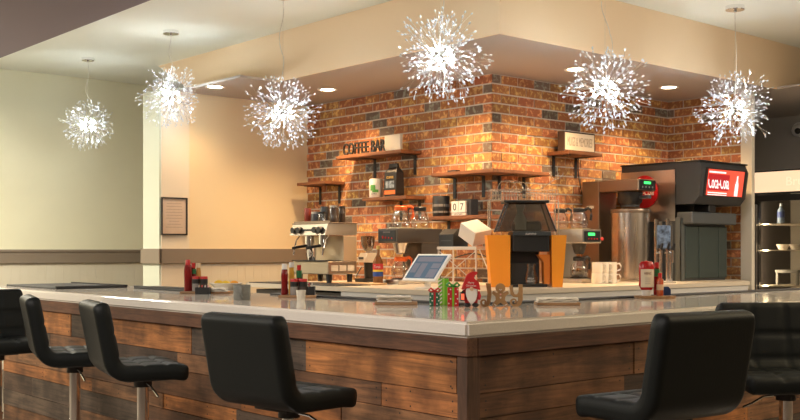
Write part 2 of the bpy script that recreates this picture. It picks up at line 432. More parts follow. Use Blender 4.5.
# black edge strips at the inner rim, steel work shelf below
M_rubber = mat('black_rubber', (.022, .02, .02), .6)
b = BM(); box(b, IN - .075, IN - .005, 3.40, 4.95, ZT, ZT + .010, .003); tag(obj('bar_mat', b, M_rubber), 'long narrow black bar mat along the inner edge behind the napkins', 'bar mat')
b = BM(); box(b, 3.50, 7.9, IN - .075, IN - .005, ZT, ZT + .010, .003); tag(obj('bar_mat', b, M_rubber), 'long narrow black bar mat along the inner edge beside the right-hand condiments', 'bar mat')
b = BM(); box(b, 2.74, 3.24, 6.55, 7.43, ZT, ZT + .012, .004); box(b, 2.74, 3.24, 6.55, 6.57, ZT + .01, ZT + .02); box(b, 3.22, 3.24, 6.55, 7.43, ZT + .01, ZT + .02)
tag(obj('bar_mat', b, M_rubber), 'wide black rubber bar mat at the far left end of the worktop', 'bar mat')
b = BM(); box(b, 3.19, 3.37, 5.62, 6.36, ZT, ZT + .014, .004); box(b, 3.19, 3.21, 5.62, 6.36, ZT + .012, ZT + .02)
tag(obj('bar_mat', b, M_rubber), 'black rubber bar mat behind the left condiment caddy', 'bar mat')
# ------------------------------------------------------------------ back counter
bc = thing('back_counter', 'cream topped back counter along the brick wall carrying the coffee machines', 'counter', (4.45, 4.55, 0))
b = BM(); prism(b, [(0, 0), (3.35, 0), (3.80, .38), (3.87, 1.155), (1.495, 1.155), (1.495, 2.4), (0, 2.4)], 2, 1.018, 1.05)
obj('worktop', b, mat('cream_laminate', (.66, .56, .43), .3), bc)
b = BM(); box(b, .01, .04, .01, 1.2, .86, 1.017); box(b, .04, 3.34, .01, .04, .86, 1.017); box(b, .02, 3.3, .02, .9, .1, .86); box(b, .02, .9, .9, 1.2, .1, .86)
obj('cabinet', b, mat('white_laminate', (.62, .60, .57), .45), bc)
b = BM(); box(b, .06, 1.4, 1.2, 2.35, .02, 1.0); obj('dark_cabinet', b, mat('dark_cabinet', (.06, .05, .045), .5), bc)
b = BM(); box(b, -.01, .30, 1.25, 2.38, 1.0505, 1.056); tag(obj('bar_mat', b, M_rubber), 'black rubber mat on the back counter in front of the espresso machine', 'bar mat')
for o in COL.objects:
    if o.name.startswith('bar_mat') and o.get('label', '').startswith('black rubber mat on the back'): o.location = (4.47, 4.55, 0)

# ------------------------------------------------------------------ bar stools
def stool():
    t = thing('bar_stool', 'x', 'bar stool')
    W2, TH = .215, .072
    # centre line of the shell (x, z) with z relative to floor, from seat front to back top
    zs = .772
    def prof():
        P = []
        n1 = 32
        for i in range(n1 + 1): x = .160 - (.160 + .10) * (i / n1) ** 1.7; P.append((x, zs + .005 * math.cos(min(1, max(0, (x - .08) / .09)) * PI) - .005 if x > .08 else zs))
        cx, cz, r = -.10, zs + .075, .075
        for i in range(1, 9):
            a = -PI / 2 - (PI / 2 - .17) * i / 8; P.append((cx + r * math.cos(a), cz + r * math.sin(a)))
        x0, z0 = P[-1]; tl = .248
        for i in range(1, 25): s = tl * (1 - (1 - i / 24) ** 1.7); P.append((x0 - s * math.sin(.19), z0 + s * math.cos(.19)))
        return P
    P = prof(); nP = len(P)
    def shell(i0, i1, name, seams_s, fs, fe):
        bm = BM(); ny = 40
        sub = P[i0:i1 + 1]
        L = [0]
        for a, c in zip(sub, sub[1:]): L.append(L[-1] + math.hypot(c[0] - a[0], c[1] - a[1]))
        tot = L[-1]; top_, bot_ = [], []
        for k, (x, z) in enumerate(sub):
            gi = i0 + k; a = P[max(gi - 1, 0)]; c = P[min(gi + 1, nP - 1)]
            dx, dz = c[0] - a[0], c[1] - a[1]; l = math.hypot(dx, dz); nx, nz = dz / l, -dx / l   # normal to the sitter's side
            if nz < 0 and gi < 33: nx, nz = -nx, -nz
            s = L[k]
            ed = 1
            if fs: ed = min(ed, max(0, 1 - (1 - min(1, s / .034)) ** 3) ** (1 / 2.4))
            if fe: ed = min(ed, max(0, 1 - (1 - min(1, (tot - s) / .034)) ** 3) ** (1 / 2.4))
            rt, rb = [], []
            for j in range(ny + 1):
                q0 = j / ny * 2 - 1; q = math.copysign(1 - (1 - abs(q0)) ** 1.5, q0); w_ = W2
                if fs: w_ = W2 - .03 * (1 - math.sqrt(max(0, 1 - (1 - min(1, s / .05)) ** 2)))
                if fe: w_ = W2 - .03 * (1 - math.sqrt(max(0, 1 - (1 - min(1, (tot - s) / .05)) ** 2)))
                y = q * w_
                ey = max(0, 1 - (1 - min(1, (1 - abs(q)) * W2 / .030)) ** 3) ** (1 / 2.4)
                fade = 1 if abs(q) < .82 else max(0, (1 - abs(q)) / .18)
                h = TH / 2 * min(ed, ey) if min(ed, ey) > 0 else 0
                quilt = 0
                for sm in seams_s: quilt += .009 * math.exp(-((s - sm) / .009) ** 2)
                for sy_ in (-.333, .333): quilt += .009 * math.exp(-((q - sy_) * W2 / .009) ** 2)
                ht = max(.0005, h - min(quilt, .011) * fade * (1 if h > .02 else .2)); hb = max(.0005, h)
                rt.append(bm.verts.new((x + nx * ht, y, z + nz * ht))); rb.append(bm.verts.new((x - nx * hb, y, z - nz * hb)))
            top_.append(rt); bot_.append(rb)
        for A in (top_, bot_):
            for a, c in zip(A, A[1:]):
                for j in range(ny): bm.faces.new((a[j], a[j + 1], c[j + 1], c[j]))
        for k in range(len(sub) - 1):
            for j in (0, ny): bm.faces.new((top_[k][j], top_[k + 1][j], bot_[k + 1][j], bot_[k][j]))
        for k in (0, -1):
            for j in range(ny): bm.faces.new((top_[k][j], top_[k][j + 1], bot_[k][j + 1], bot_[k][j]))
        return obj(name, bm, M_leather, t, True, ang=75)
    shell(0, 32, 'seat', (.10, .195), True, False)
    shell(32, nP - 1, 'backrest', (.105, .215), False, True)
    b = BM(); box(b, -.09, .09, -.09, .09, .722, .7355, .003); cyl(b, (0, 0, .69), (0, 0, .722), .04, n=20); obj('seat_plate', b, M_mblack, t, True)
    b = BM(); cyl(b, (0, 0, .02), (0, 0, .40), .030, n=24); cyl(b, (0, 0, .40), (0, 0, .70), .0265, n=24); cyl(b, (0, 0, .39), (0, 0, .405), .033, n=24); obj('pole', b, M_chrome, t, True)
    b = BM(); lathe(b, [(0.0, 0), (.205, 0), (.205, .008), (.15, .02), (.06, .034), (.034, .06), (.031, .075), (0, .075)], n=40); obj('base', b, M_chrome, t, True)
    b = BM(); tube(b, [(.03, -.03, .34), (.10, -.13, .325), (.17, -.12, .32), (.20, 0, .32), (.17, .12, .32), (.10, .13, .325), (.03, .03, .34)], .010, 10); cyl(b, (0, 0, .315), (0, 0, .365), .036, n=20); obj('footrest', b, M_chrome, t, True)
    b = BM(); tube(b, [(.0, -.035, .71), (.01, -.10, .705), (.02, -.15, .68), (.025, -.19, .665)], .005, 8); obj('height_lever', b, M_chrome, t, True)
    return t
st = stool()
UL = 2.19
def S(px, u=None, v=None):
    if u is not None: return (u, vu(px, u), 0)
    return (uv(px, v), v, 0)
st.rotation_euler.z = math.radians(6); st.location = S(289, u=UL); st['label'] = 'black quilted bar stool seen from behind, nearest of those along the left front'
G = 'black bar stools around the bar'
st['group'] = G
dup(st, S(143, u=UL), math.radians(-15), 'black bar stool seen edge-on, between the orange plank and the largest left stool back', G)
dup(st, S(75, u=UL), math.radians(-17), 'black bar stool seen edge-on, second from the far left end of the bar', G)
dup(st, S(-3, u=2.10), math.radians(-92), 'black bar stool turned sideways at the far left end, cut off by the picture edge', G)
dup(st, S(653, v=2.02), math.radians(82), 'black bar stool with its plain back turned to us at the right-hand bar front', G).scale = (1, 1, 1.03)
dup(st, (3.98, 2.16, 0), math.radians(-128), 'black bar stool turned to face us with its quilted backrest visible', G)

# ------------------------------------------------------------------ sparkling pendants
M_bulb = mat('pendant_bulb', (1, 1, 1), .4, emis=(.80, .90, 1), es=280)
def crystal_mat():
    m, nt, p = nodes('crystal'); L = nt.links.new; N = nt.nodes.new
    d = N('ShaderNodeBsdfDiffuse'); d.inputs[0].default_value = (.93, .95, .97, 1)
    t = N('ShaderNodeBsdfTranslucent'); t.inputs[0].default_value = (.93, .96, 1, 1)
    g = N('ShaderNodeBsdfGlossy'); g.inputs['Roughness'].default_value = .12
    a = N('ShaderNodeMixShader'); a.inputs[0].default_value = .5; L(d.outputs[0], a.inputs[1]); L(t.outputs[0], a.inputs[2])
    c = N('ShaderNodeMixShader'); c.inputs[0].default_value = .25; L(a.outputs[0], c.inputs[1]); L(g.outputs[0], c.inputs[2])
    L(c.outputs[0], nt.nodes['Material Output'].inputs[0]); return m
M_crys = crystal_mat()
def rdir(): 
    z = random.uniform(-1, 1); a = random.uniform(0, 2 * PI); r = math.sqrt(1 - z * z); return Vector((r * math.cos(a), r * math.sin(a), z))
def drop(bm, p, d, l, r):
    q = Vector((0, 0, 1)).rotation_difference(d); rings = []
    a = bm.verts.new(p); e = bm.verts.new(p + d * l)
    rg = [bm.verts.new(p + q @ Vector((r * math.cos(2 * PI * k / 5), r * math.sin(2 * PI * k / 5), l * .62))) for k in range(5)]
    for k in range(5): bm.faces.new((a, rg[k], rg[(k + 1) % 5])); bm.faces.new((e, rg[(k + 1) % 5], rg[k]))
def wire3(bm, p, q, r):
    d = (q - p).normalized(); qq = Vector((0, 0, 1)).rotation_difference(d)
    A = [bm.verts.new(p + qq @ Vector((r * math.cos(k * 2.094), r * math.sin(k * 2.094), 0))) for k in range(3)]
    B = [bm.verts.new(q + qq @ Vector((r * math.cos(k * 2.094), r * math.sin(k * 2.094), 0))) for k in range(3)]
    for k in range(3): bm.faces.new((A[k], A[(k + 1) % 3], B[(k + 1) % 3], B[k]))
def spray(seed):
    random.seed(seed)
    wb, cb = BM(), BM()
    n = 96
    for i in range(n):
        z = 1 - 2 * (i + .5) / n; a = i * 2.39996 + random.uniform(-.3, .3); r = math.sqrt(1 - z * z)
        d = Vector((r * math.cos(a), r * math.sin(a), z)); d = (d + rdir() * .12).normalized()
        R = random.uniform(.13, .23); mid = d * R; p0 = d * .035
        side = d.cross(rdir()).normalized()
        wire3(wb, p0, d * R * .5 + side * .008, .0011); wire3(wb, d * R * .5 + side * .008, mid, .0011)
        for k in range(random.choice((4, 4, 5))):
            dd = (d + rdir() * .55).normalized(); ln = random.uniform(.03, .085)
            q = mid * random.uniform(.55, 1) if k > 1 else mid
            tip = q + dd * ln
            if tip.length > .285: tip = tip.normalized() * .285; 
            wire3(wb, q, tip, .0009)
            drop(cb, tip - dd * .002, dd, random.uniform(.019, .029), random.uniform(.0050, .0075))
    random.seed(seed + 50)
    return wb, cb
def pendant(seed):
    t = thing('sparkler_pendant', 'x', 'pendant light')
    H = .7
    b = BM(); ball(b, (0, 0, 0), .036, sub=2)
    for i in range(8):
        a = i * PI / 4; zz = .5 if i % 2 else -.45; d = Vector((math.cos(a), math.sin(a), zz)).normalized(); cyl(b, d * .03, d * .062, .008, n=8)
    obj('hub', b, M_chrome, t, True)
    for i in range(8):
        a = i * PI / 4; zz = .5 if i % 2 else -.45; d = Vector((math.cos(a), math.sin(a), zz)).normalized()
        b = BM(); ball(b, d * .074, .009, sub=1); obj('bulb', b, M_bulb, t, True)
    wb, cb = spray(seed)
    tag(obj('wire_spray', wb, mat('silver_wire', (.8, .8, .8), .25, 1), t), kind='stuff')
    tag(obj('crystal_drops', cb, M_crys, t), kind='stuff')
    return t
pend0 = pendant(11)
pend_pos = [
 (88, 125, 9.76, 'v', .90, 'sparkling crystal ball pendant farthest left, before the pale wall'),
 (171, 97, 8.55, 'v', .97, 'sparkling crystal ball pendant above the framed notice'),
 (283, 113, 7.33, 'v', 1.0, 'sparkling crystal ball pendant just left of the brick wall, with curly cord'),
 (441, 57, 6.10, 'v', 1.04, 'largest sparkling crystal ball pendant, in front of the soffit corner'),
 (605, 90, 6.67, 'r', 1.03, 'sparkling crystal ball pendant over the small sign on the right-hand shelf'),
 (735, 108, 7.69, 'r', 1.05, 'sparkling crystal ball pendant farthest right, above the soda machine')]
pend_all = [pend0] + [dup(pend0) for _ in pend_pos[1:]]
for i, (px, py, D, k, sc, lb) in enumerate(pend_pos):
    x, y = atD(px, D); z = EYE + (HZ - py) * D / F
    t = pend_all[i]
    t.location = (x, y, z); t.rotation_euler = (0, 0, i * 1.3); t.scale = (sc, sc, sc); t['label'] = lb; t['group'] = 'sparkler pendants hanging over the bar'
    hh = (ZC - z) / sc
    random.seed(100 + i)
    b = BM(); lathe(b, [(0, hh - .03), (.062, hh - .03), (.066, hh - .026), (.066, hh)], n=28); cyl(b, (0, 0, hh - .045), (0, 0, hh - .03), .012, n=12); obj('canopy', b, M_chrome, t, True)
    b = BM(); cyl(b, (0, 0, .03), (0, 0, hh - .035), .0009, n=6); obj('suspension_wire', b, mat('silver_wire', (.8, .8, .8), .25, 1), t, True)
    pts = []
    for j in range(25):
        q = j / 24; amp = .03 * math.sin(PI * q) if q < 1 else 0
        low = max(0, 1 - q * 2.2)
        pts.append((amp * math.sin(q * 9 + i) + .035 * math.sin(low * PI), .6 * amp * math.cos(q * 7 + i), .04 + (hh - .08) * q))
    b = BM(); tube(b, pts, .0021, 6); obj('cord', b, mat('clear_cord', (.60, .56, .50), .4), t, True)

# ------------------------------------------------------------------ wall shelves
random.seed(5)
M_shelf = wood('shelf_wood_u', 1, attr=False, base=(.21, .08, .03), grain=.4); M_shelf_r = wood('shelf_wood_v', 0, attr=False, base=(.21, .08, .03), grain=.4)
def bracket_u(t, v, z):   # on the wall x = UW ; t located at origin
    b = BM(); box(b, UW - .19, UW - .0095, v - .016, v + .016, z - .034, z - .0285); box(b, UW - .0145, UW - .0095, v - .016, v + .016, z - .20, z - .034)
    for q in (.06, .15): cyl(b, (UW - .017, v, z - q), (UW - .0145, v, z - q), .006, n=8)
    obj('bracket', b, M_mblack, t)
def bracket_v(t, u, z):
    b = BM(); box(b, u - .016, u + .016, VW - .19, VW - .0095, z - .034, z - .0285); box(b, u - .016, u + .016, VW - .0145, VW - .0095, z - .20, z - .034)
    for q in (.06, .15): cyl(b, (u, VW - .017, z - q), (u, VW - .0145, z - q), .006, n=8)
    obj('bracket', b, M_mblack, t)
def shelf_u(v0, v1, z, label, br):
    t = thing('wall_shelf', label, 'shelf')
    b = BM(); box(b, UW - .24, UW - .0095, v0, v1, z - .028, z, .003); obj('board', b, M_shelf, t)
    for q in br: bracket_u(t, q, z)
    return t
def shelf_v(u0, u1, z, label, br):
    t = thing('wall_shelf', label, 'shelf')
    b = BM(); box(b, u0, u1, VW - .24, VW - .0095, z - .028, z, .003); obj('board', b, M_shelf_r, t)
    for q in br: bracket_v(t, q, z)
    return t
Z1, Z2, Z3, Z4, Z5, Z6 = 2.155, 1.945, 1.765, 1.93, 1.58, 2.125
shelf_u(6.54, 7.44, Z1, 'wooden bracket shelf carrying the black coffee lettering', (6.62, 7.16))
shelf_u(7.60, 8.04, Z2, 'short empty wooden bracket shelf at the left end of the brick wall', (7.68, 7.98))
shelf_u(6.48, 7.06, Z3, 'wooden bracket shelf carrying the white canister and coffee bag', (6.56, 6.80))
cs = thing('corner_shelf', 'wooden bracket shelf wrapping round the outer brick corner', 'shelf')
b = BM(); box(b, UW - .24, UW - .0095, VW - .24, 6.17, Z4 - .028, Z4, .003); obj('board', b, M_shelf, cs)
b = BM(); box(b, UW - .0095, 6.38, VW - .24, VW - .0095, Z4 - .028, Z4, .003); obj('board', b, M_shelf_r, cs)
bracket_u(cs, 6.13, Z4); bracket_u(cs, 5.80, Z4)
for u in (6.02, 6.31): bracket_v(cs, u, Z4)
shelf_u(5.55, 6.30, Z5, 'low wooden shelf carrying the date blocks, beneath the corner shelf', (5.74, 6.2))
shelf_v(6.60, 7.04, Z6, 'wooden bracket shelf on the right-hand bricks carrying the framed slogan sign', (6.68, 6.97))
# sign letters
sg = thing('coffee_bar_sign', 'black letters reading COFFEE BAR standing on a shelf', 'sign', (5.745, 7.02, Z1))
text('lettering', 'COFFEE BAR', mat('black_paint', (.02, .018, .015), .5), sg, (0, .06, .058), -PI / 2, .58, .105, .008)
b = BM(); box(b, -.012, .014, -.24, .36, 0, .0065); obj('foot_strip', b, M_shelf, sg)
b = BM(); box(b, 5.80, 5.83, 6.655, 6.86, Z1, Z1 + .145, .002); tag(obj('white_block', b, mat('ivory', (.8, .72, .58), .6)), 'plain ivory panel standing behind the letters of the coffee sign', 'panel')
sl = thing('slogan_sign', 'dark framed cream slogan sign on the right-hand brick shelf', 'sign', (6.81, 5.56, Z6))
b = BM(); box(b, -.20, .20, -.03, .04, 0, .165, .002); obj('frame', b, mat('dark_walnut', (.05, .028, .018), .5), sl)
b = BM(); box(b, -.188, .188, -.032, -.03, .012, .153); obj('panel', b, mat('cream_board', (.80, .68, .50), .6), sl)
text('lettering', 'MUGS & MEMORIES', mat('taupe_ink', (.42, .33, .23), .7), sl, (0, -.033, .083), 0, .32, .075, .0006)
# shelf goods
cn = thing('canister', 'white canister with a green leaf emblem on the middle shelf', 'canister', (5.79, vu(376, 5.79), Z3))
b = BM(); lathe(b, [(0, 0), (.058, 0), (.06, .004), (.06, .155), (.055, .165), (0, .168)], n=28); obj('body', b, mat('white_ceramic', (.75, .70, .62), .3), cn, True)
b = BM(); lathe(b, [(.0606, .06), (.0606, .11)], n=8, a0=PI * .98, a1=PI * 1.25); lathe(b, [(.0606, .045), (.0606, .07)], n=8, a0=PI * 1.1, a1=PI * 1.4); obj('emblem', b, mat('leaf_green', (.10, .34, .05), .5), cn)
text('lettering', 'coffee', M_black, cn, (-.052, -.035, .033), -PI / 2 + .55, .05, .012, .0006)
bg = thing('coffee_bag', 'black coffee bag with orange band beside the white canister', 'coffee bag', (5.80, vu(394, 5.80), Z3))
b = BM()
for z0, z1, w0, w1, d0, d1 in ((0, .03, .072, .08, .045, .048), (.03, .21, .08, .078, .048, .04), (.21, .25, .078, .055, .04, .012), (.25, .285, .055, .052, .012, .010)):
    vs = []
    for z, w_, d in ((z0, w0, d0), (z1, w1, d1)): vs.append([b.verts.new(p) for p in ((-d, -w_, z), (d, -w_, z), (d, w_, z), (-d, w_, z))])
    for k in range(4): b.faces.new((vs[0][k], vs[0][(k + 1) % 4], vs[1][(k + 1) % 4], vs[1][k]))
    if z0 == 0: b.faces.new(vs[0])
    if z1 == .285: b.faces.new(vs[1])
obj('bag', b, mat('foil_black', (.02, .018, .018), .3), bg)
b = BM(); box(b, -.0500, -.0480, -.07, .07, .02, .055); obj('orange_band', b, mat('band_orange', (.75, .17, .03), .5), bg)
b = BM(); box(b, -.0495, -.046, -.055, .055, .075, .135); obj('picture_panel', b, mat('label_blue_grey', (.20, .24, .28), .5, noise=.8, nscale=40), bg)
text('lettering', 'COFFEE', mat('gold_ink', (.7, .45, .12), .5), bg, (-.0455, 0, .165), -PI / 2, .09, .02, .002)
b = BM(); box(b, -.025, .025, -.05, .05, 0, .022, .003); tag(obj('small_box', b, M_black, loc=(5.82, 6.02, Z4)), 'small flat black box on the left end of the corner shelf', 'box')
b = BM(); lathe(b, [(0, 0), (.065, 0), (.07, .006), (.07, .16), (.066, .168), (0, .17)], n=28); o = obj('canister', b, mat('matte_black', (.02, .02, .02), .5), None, True, loc=(5.80, vu(441, 5.80), Z5))
tag(o, 'tall black canister with grey label bands on the low shelf', 'canister')
b = BM(); lathe(b, [(.0706, .03), (.0706, .045)], n=20, cap=False); lathe(b, [(.0706, .08), (.0706, .1)], n=20, cap=False); obj('label_band', b, mat('grey_ink', (.22, .20, .18), .5), o)
dbk = thing('date_blocks', 'white date block calendar showing 07 beside the black canister', 'calendar', (5.80, vu(465, 5.80), Z5), math.radians(3))
b = BM(); box(b, -.04, .045, -.10, .07, 0, .13, .003); obj('holder', b, mat('black_wood', (.02, .017, .015), .5), dbk)
for k, ch in enumerate('07'):
    b = BM(); y = .055 - k * .078; box(b, -.062, -.041, y - .037, y + .037, .024, .115, .003); q = obj('number_block', b, mat('white_block', (.82, .78, .7), .5), dbk)
    text('numeral', ch, M_black, q, (-.0625, y, .07), -PI / 2, .034, .056, .0008)
b = BM(); box(b, -.060, -.041, -.06, .092, .002, .022, .002); q = obj('month_strip', b, MATS['white_block'], dbk)
text('lettering', 'DECEMBER', M_black, q, (-.0605, .016, .012), -PI / 2, .09, .010, .0006)
# framed notice
x, y = uv(174, 8.165), 8.165
fn = thing('framed_notice', 'black framed certificate hanging on the pale cream pilaster', 'picture frame', (x, 8.1695, 1.605))
b = BM()
W, H_, T = .128, .166, .013
box(b, -W, W, -.018, 0, -H_, -H_ + T); box(b, -W, W, -.018, 0, H_ - T, H_); box(b, -W, -W + T, -.018, 0, -H_ + T, H_ - T); box(b, W - T, W, -.018, 0, -H_ + T, H_ - T)
obj('frame', b, mat('frame_black', (.02, .015, .012), .35), fn)
b = BM(); box(b, -W + T, W - T, -.008, -.001, -H_ + T, H_ - T); obj('paper', b, mat('paper', (.62, .48, .36), .22, noise=.03, nscale=30), fn)
b = BM()
for k in range(9): w_ = random.uniform(.05, .085); zz = .11 - k * .026; box(b, -w_, w_, -.0088, -.008, zz, zz + .004)
tag(obj('print_lines', b, mat('faded_ink', (.35, .27, .22), .6), fn), kind='stuff')

# ------------------------------------------------------------------ machines on the back counter (top z = ZT)
def coffee_pot(name, label, loc, hm, rz, grp, liquid=.0):
    t = thing(name, label, 'coffee pot', loc, rz, grp)
    b = BM(); lathe(b, [(.0, .0), (.062, .0), (.072, .018), (.075, .05), (.066, .085), (.046, .112), (.044, .128)], n=24); obj('glass_bowl', b, glassy('pot_glass', (.92, .88, .82), .75), t, True)
    if liquid:
        b = BM(); lathe(b, [(0, .004), (.058, .004), (.068, .018), (.071, .05), (0, .05)], n=24); obj('coffee', b, mat('coffee', (.03, .012, .005), .2), t, True)
    b = BM(); lathe(b, [(.046, .112), (.050, .114), (.052, .135), (.044, .142), (0, .145)], n=24, cap=False); obj('collar', b, hm, t, True)
    t.scale = (.95, .95, 1.15)
    b = BM(); tube(b, [(.046, 0, .132), (.075, 0, .140), (.098, 0, .128), (.100, 0, .09), (.094, 0, .055)], .011, 8); box(b, .04, .06, -.012, .012, .118, .14); obj('handle', b, hm, t, True)
    return t
M_hot = mat('orange_handle', (.85, .14, .02), .35)
# espresso machine : faces -x
em = thing('espresso_machine', 'steel two-group espresso machine at the left end of the back counter', 'espresso machine', (4.74, 6.27, 1.0565))
Wd = .46
b = BM(); box(b, .0, .28, 0, Wd, .065, .165, .006); obj('drip_base', b, mat('brown_steel', (.45, .38, .30), .35, .9), em)  # drip base in a darker, browner steel
b = BM(); box(b, -.02, .13, .01, Wd - .01, .166, .172); obj('drip_grid', b, M_mblack, em)
b = BM(); box(b, .15, .28, .0, Wd, .166, .36, .004); obj('back_panel', b, mat('beige_steel', (.62, .48, .32), .4, .5), em)
b = BM(); prism(b, [(-.03, .365), (.28, .365), (.28, .45), (.0, .45)], 1, -.0, Wd); obj('top_housing', b, mat('warm_steel', (.50, .42, .32), .35, .85), em)
b = BM(); box(b, .0, .28, -.01, Wd + .01, .451, .462, .003); box(b, .01, .02, .0, Wd, .462, .475); obj('cup_tray', b, M_brown_steel, em)
for v in (.06, .12, Wd - .13, Wd - .06):
    b = BM(); cyl(b, (-.05, v, .405), (-.012, v, .405), .024, n=16); obj('knob', b, M_black, em, True)
b = BM()
for k in range(6): cyl(b, (-.024, .17 + k * .024, .405), (-.012, .17 + k * .024, .405), .008, n=10)
tag(obj('button_row', b, M_dark, em), kind='stuff')
for v in (.14, .32):
    b = BM(); cyl(b, (.06, v, .30), (.06, v, .365), .036, n=20); cyl(b, (.06, v, .275), (.06, v, .30), .03, n=20); g = obj('group_head', b, M_chrome, em, True)
    b = BM(); tube(b, [(.03, v, .285), (-.04, v, .275), (-.10, v, .265)], .011, 8); obj('portafilter_handle', b, M_black, g, True)
for v in (.03, Wd - .05):
    b = BM(); tube(b, [(.03, v, .36), (.0, v, .33), (-.02, v, .26), (-.03, v, .21)], .006, 8); obj('steam_wand', b, M_chrome, em, True)
for u in (.04, .24):
    for v in (.04, Wd - .04):
        b = BM(); cyl(b, (u, v, 0), (u, v, .066), .02, .024, n=14); obj('foot', b, M_mblack, em, True)
for k in range(3):
    b = BM(); box(b, .03 + k * .08, .095 + k * .08, -.0015, .0, .09, .135); obj('side_label', b, mat('pale_sticker', (.72, .64, .52), .5), em)
zt = 1.0565 + .462
def cupson(name, label, cat, u, v, r, h, m, lid=None):
    b = BM(); lathe(b, [(0, 0), (r * .85, 0), (r, .006), (r, h - .006), (r * .9, h), (0, h)], n=20); o = obj(name, b, m, None, True, loc=(4.74 + u, 6.27 + v, zt)); tag(o, label, cat)
    if lid: b = BM(); lathe(b, [(0, h), (r * .95, h), (r * .95, h + .015), (0, h + .017)], n=20); obj('lid', b, lid, o, True)
cupson('tumbler', 'tall dark red tumbler on top of the espresso machine', 'tumbler', .10, .40, .026, .12, mat('dark_red', (.30, .035, .015), .4))
cupson('tin', 'short dark tin on the espresso machine beside the red tumbler', 'tin', .12, .32, .038, .075, mat('dark_tin', (.06, .045, .04), .4), M_steel)
cupson('pitcher', 'black pitcher at the middle of the espresso machine top', 'pitcher', .14, .23, .034, .13, M_black)
cupson('jar', 'small glass jar in front of the black pitcher on the espresso machine', 'jar', .06, .16, .030, .07, M_glass, M_black)
cupson('jar', 'tall glass jar with dark contents on the right of the espresso machine top', 'jar', .10, .06, .034, .115, mat('jar_contents', (.07, .045, .03), .15), M_steel)
cupson('jar', 'slim dark shaker jar behind the tall glass jar on the espresso machine', 'jar', .21, .10, .028, .115, mat('jar_contents', (.07, .045, .03), .15), M_black)
b = BM(); lathe(b, [(0, 0), (.03, 0), (.038, .05), (.034, .09), (.036, .095)], n=20); o = obj('milk_pitcher', b, M_chrome, None, True, loc=(4.755, 6.50, 1.0565 + .1725)); tag(o, 'small steel milk pitcher on the espresso machine drip tray', 'pitcher')
b = BM(); tube(b, [(0, .035, .08), (0, .065, .07), (0, .065, .035), (0, .036, .02)], .004, 6); obj('handle', b, M_chrome, o, True)
# coffee grinder
gr = thing('coffee_grinder', 'small black and silver coffee grinder between espresso machine and syrup bottle', 'grinder', (5.30, vu(368, 5.30), ZT), 0)
b = BM(); box(b, -.09, .09, -.06, .06, 0, .03, .006); obj('base', b, M_black, gr)
b = BM(); cyl(b, (.02, 0, .03), (.02, 0, .16), .045, .05, n=20); obj('body', b, M_black, gr, True)
b = BM(); prism(b, [(-.08, .16), (.05, .155), (.06, .2), (.05, .235), (-.04, .235)], 1, -.05, .05); obj('head', b, mat('champagne_metal', (.70, .62, .50), .35, .5), gr)
b = BM(); box(b, -.0745, -.0705, -.03, .03, .182, .202); obj('dial_panel', b, M_dark, gr)
b = BM(); lathe(b, [(.03, .25), (.055, .30), (.06, .37), (.0, .375)], c=(.0, 0, 0), n=20); obj('hopper', b, glassy('smoked_glass', (.30, .26, .23), .75), gr, True)
b = BM(); tube(b, [(-.07, 0, .12), (-.11, 0, .07), (-.13, 0, .04)], .006, 6); obj('spout', b, M_chrome, gr, True)
# syrup bottle
def bottle(name, label, cat, loc, r, h, mglass, mcap, capr=.014, band=None, neck=.35):
    t = thing(name, label, cat, loc)
    b = BM(); hn = h * (1 - neck); lathe(b, [(0, 0), (r * .94, 0), (r, .008), (r, hn), (capr * .9, hn + (h - hn) * .45), (capr * .85, h - .02), (0, h - .02)], n=20); obj('bottle_body', b, mglass, t, True)
    b = BM(); lathe(b, [(0, h - .028), (capr, h - .028), (capr, h), (0, h)], n=16); obj('cap', b, mcap, t, True)
    if band:
        for nm, m, z0, z1 in band: b = BM(); lathe(b, [(r + .0008, z0), (r + .0008, z1)], n=20, cap=False); obj(nm, b, m, t, True)
    return t
sy = bottle('syrup_bottle', 'amber syrup bottle with red, yellow and blue label before the left coffee brewer', 'bottle', (4.98, vu(378, 4.98), ZT), .038, .29, mat('amber_syrup', (.25, .10, .03), .12), mat('gold_cap', (.7, .5, .15), .3), .013,
  [('red_label', mat('label_red', (.65, .03, .03), .5), .11, .155), ('yellow_label', mat('label_yellow', (.85, .6, .05), .5), .095, .11), ('blue_label', mat('label_blue', (.03, .08, .32), .5), .06, .095)], .42)
text('lettering', 'Torani', mat('label_white', (.85, .82, .75), .5), sy, (-.030, -.026, .132), -PI / 2 + .75, .045, .02, .0008)
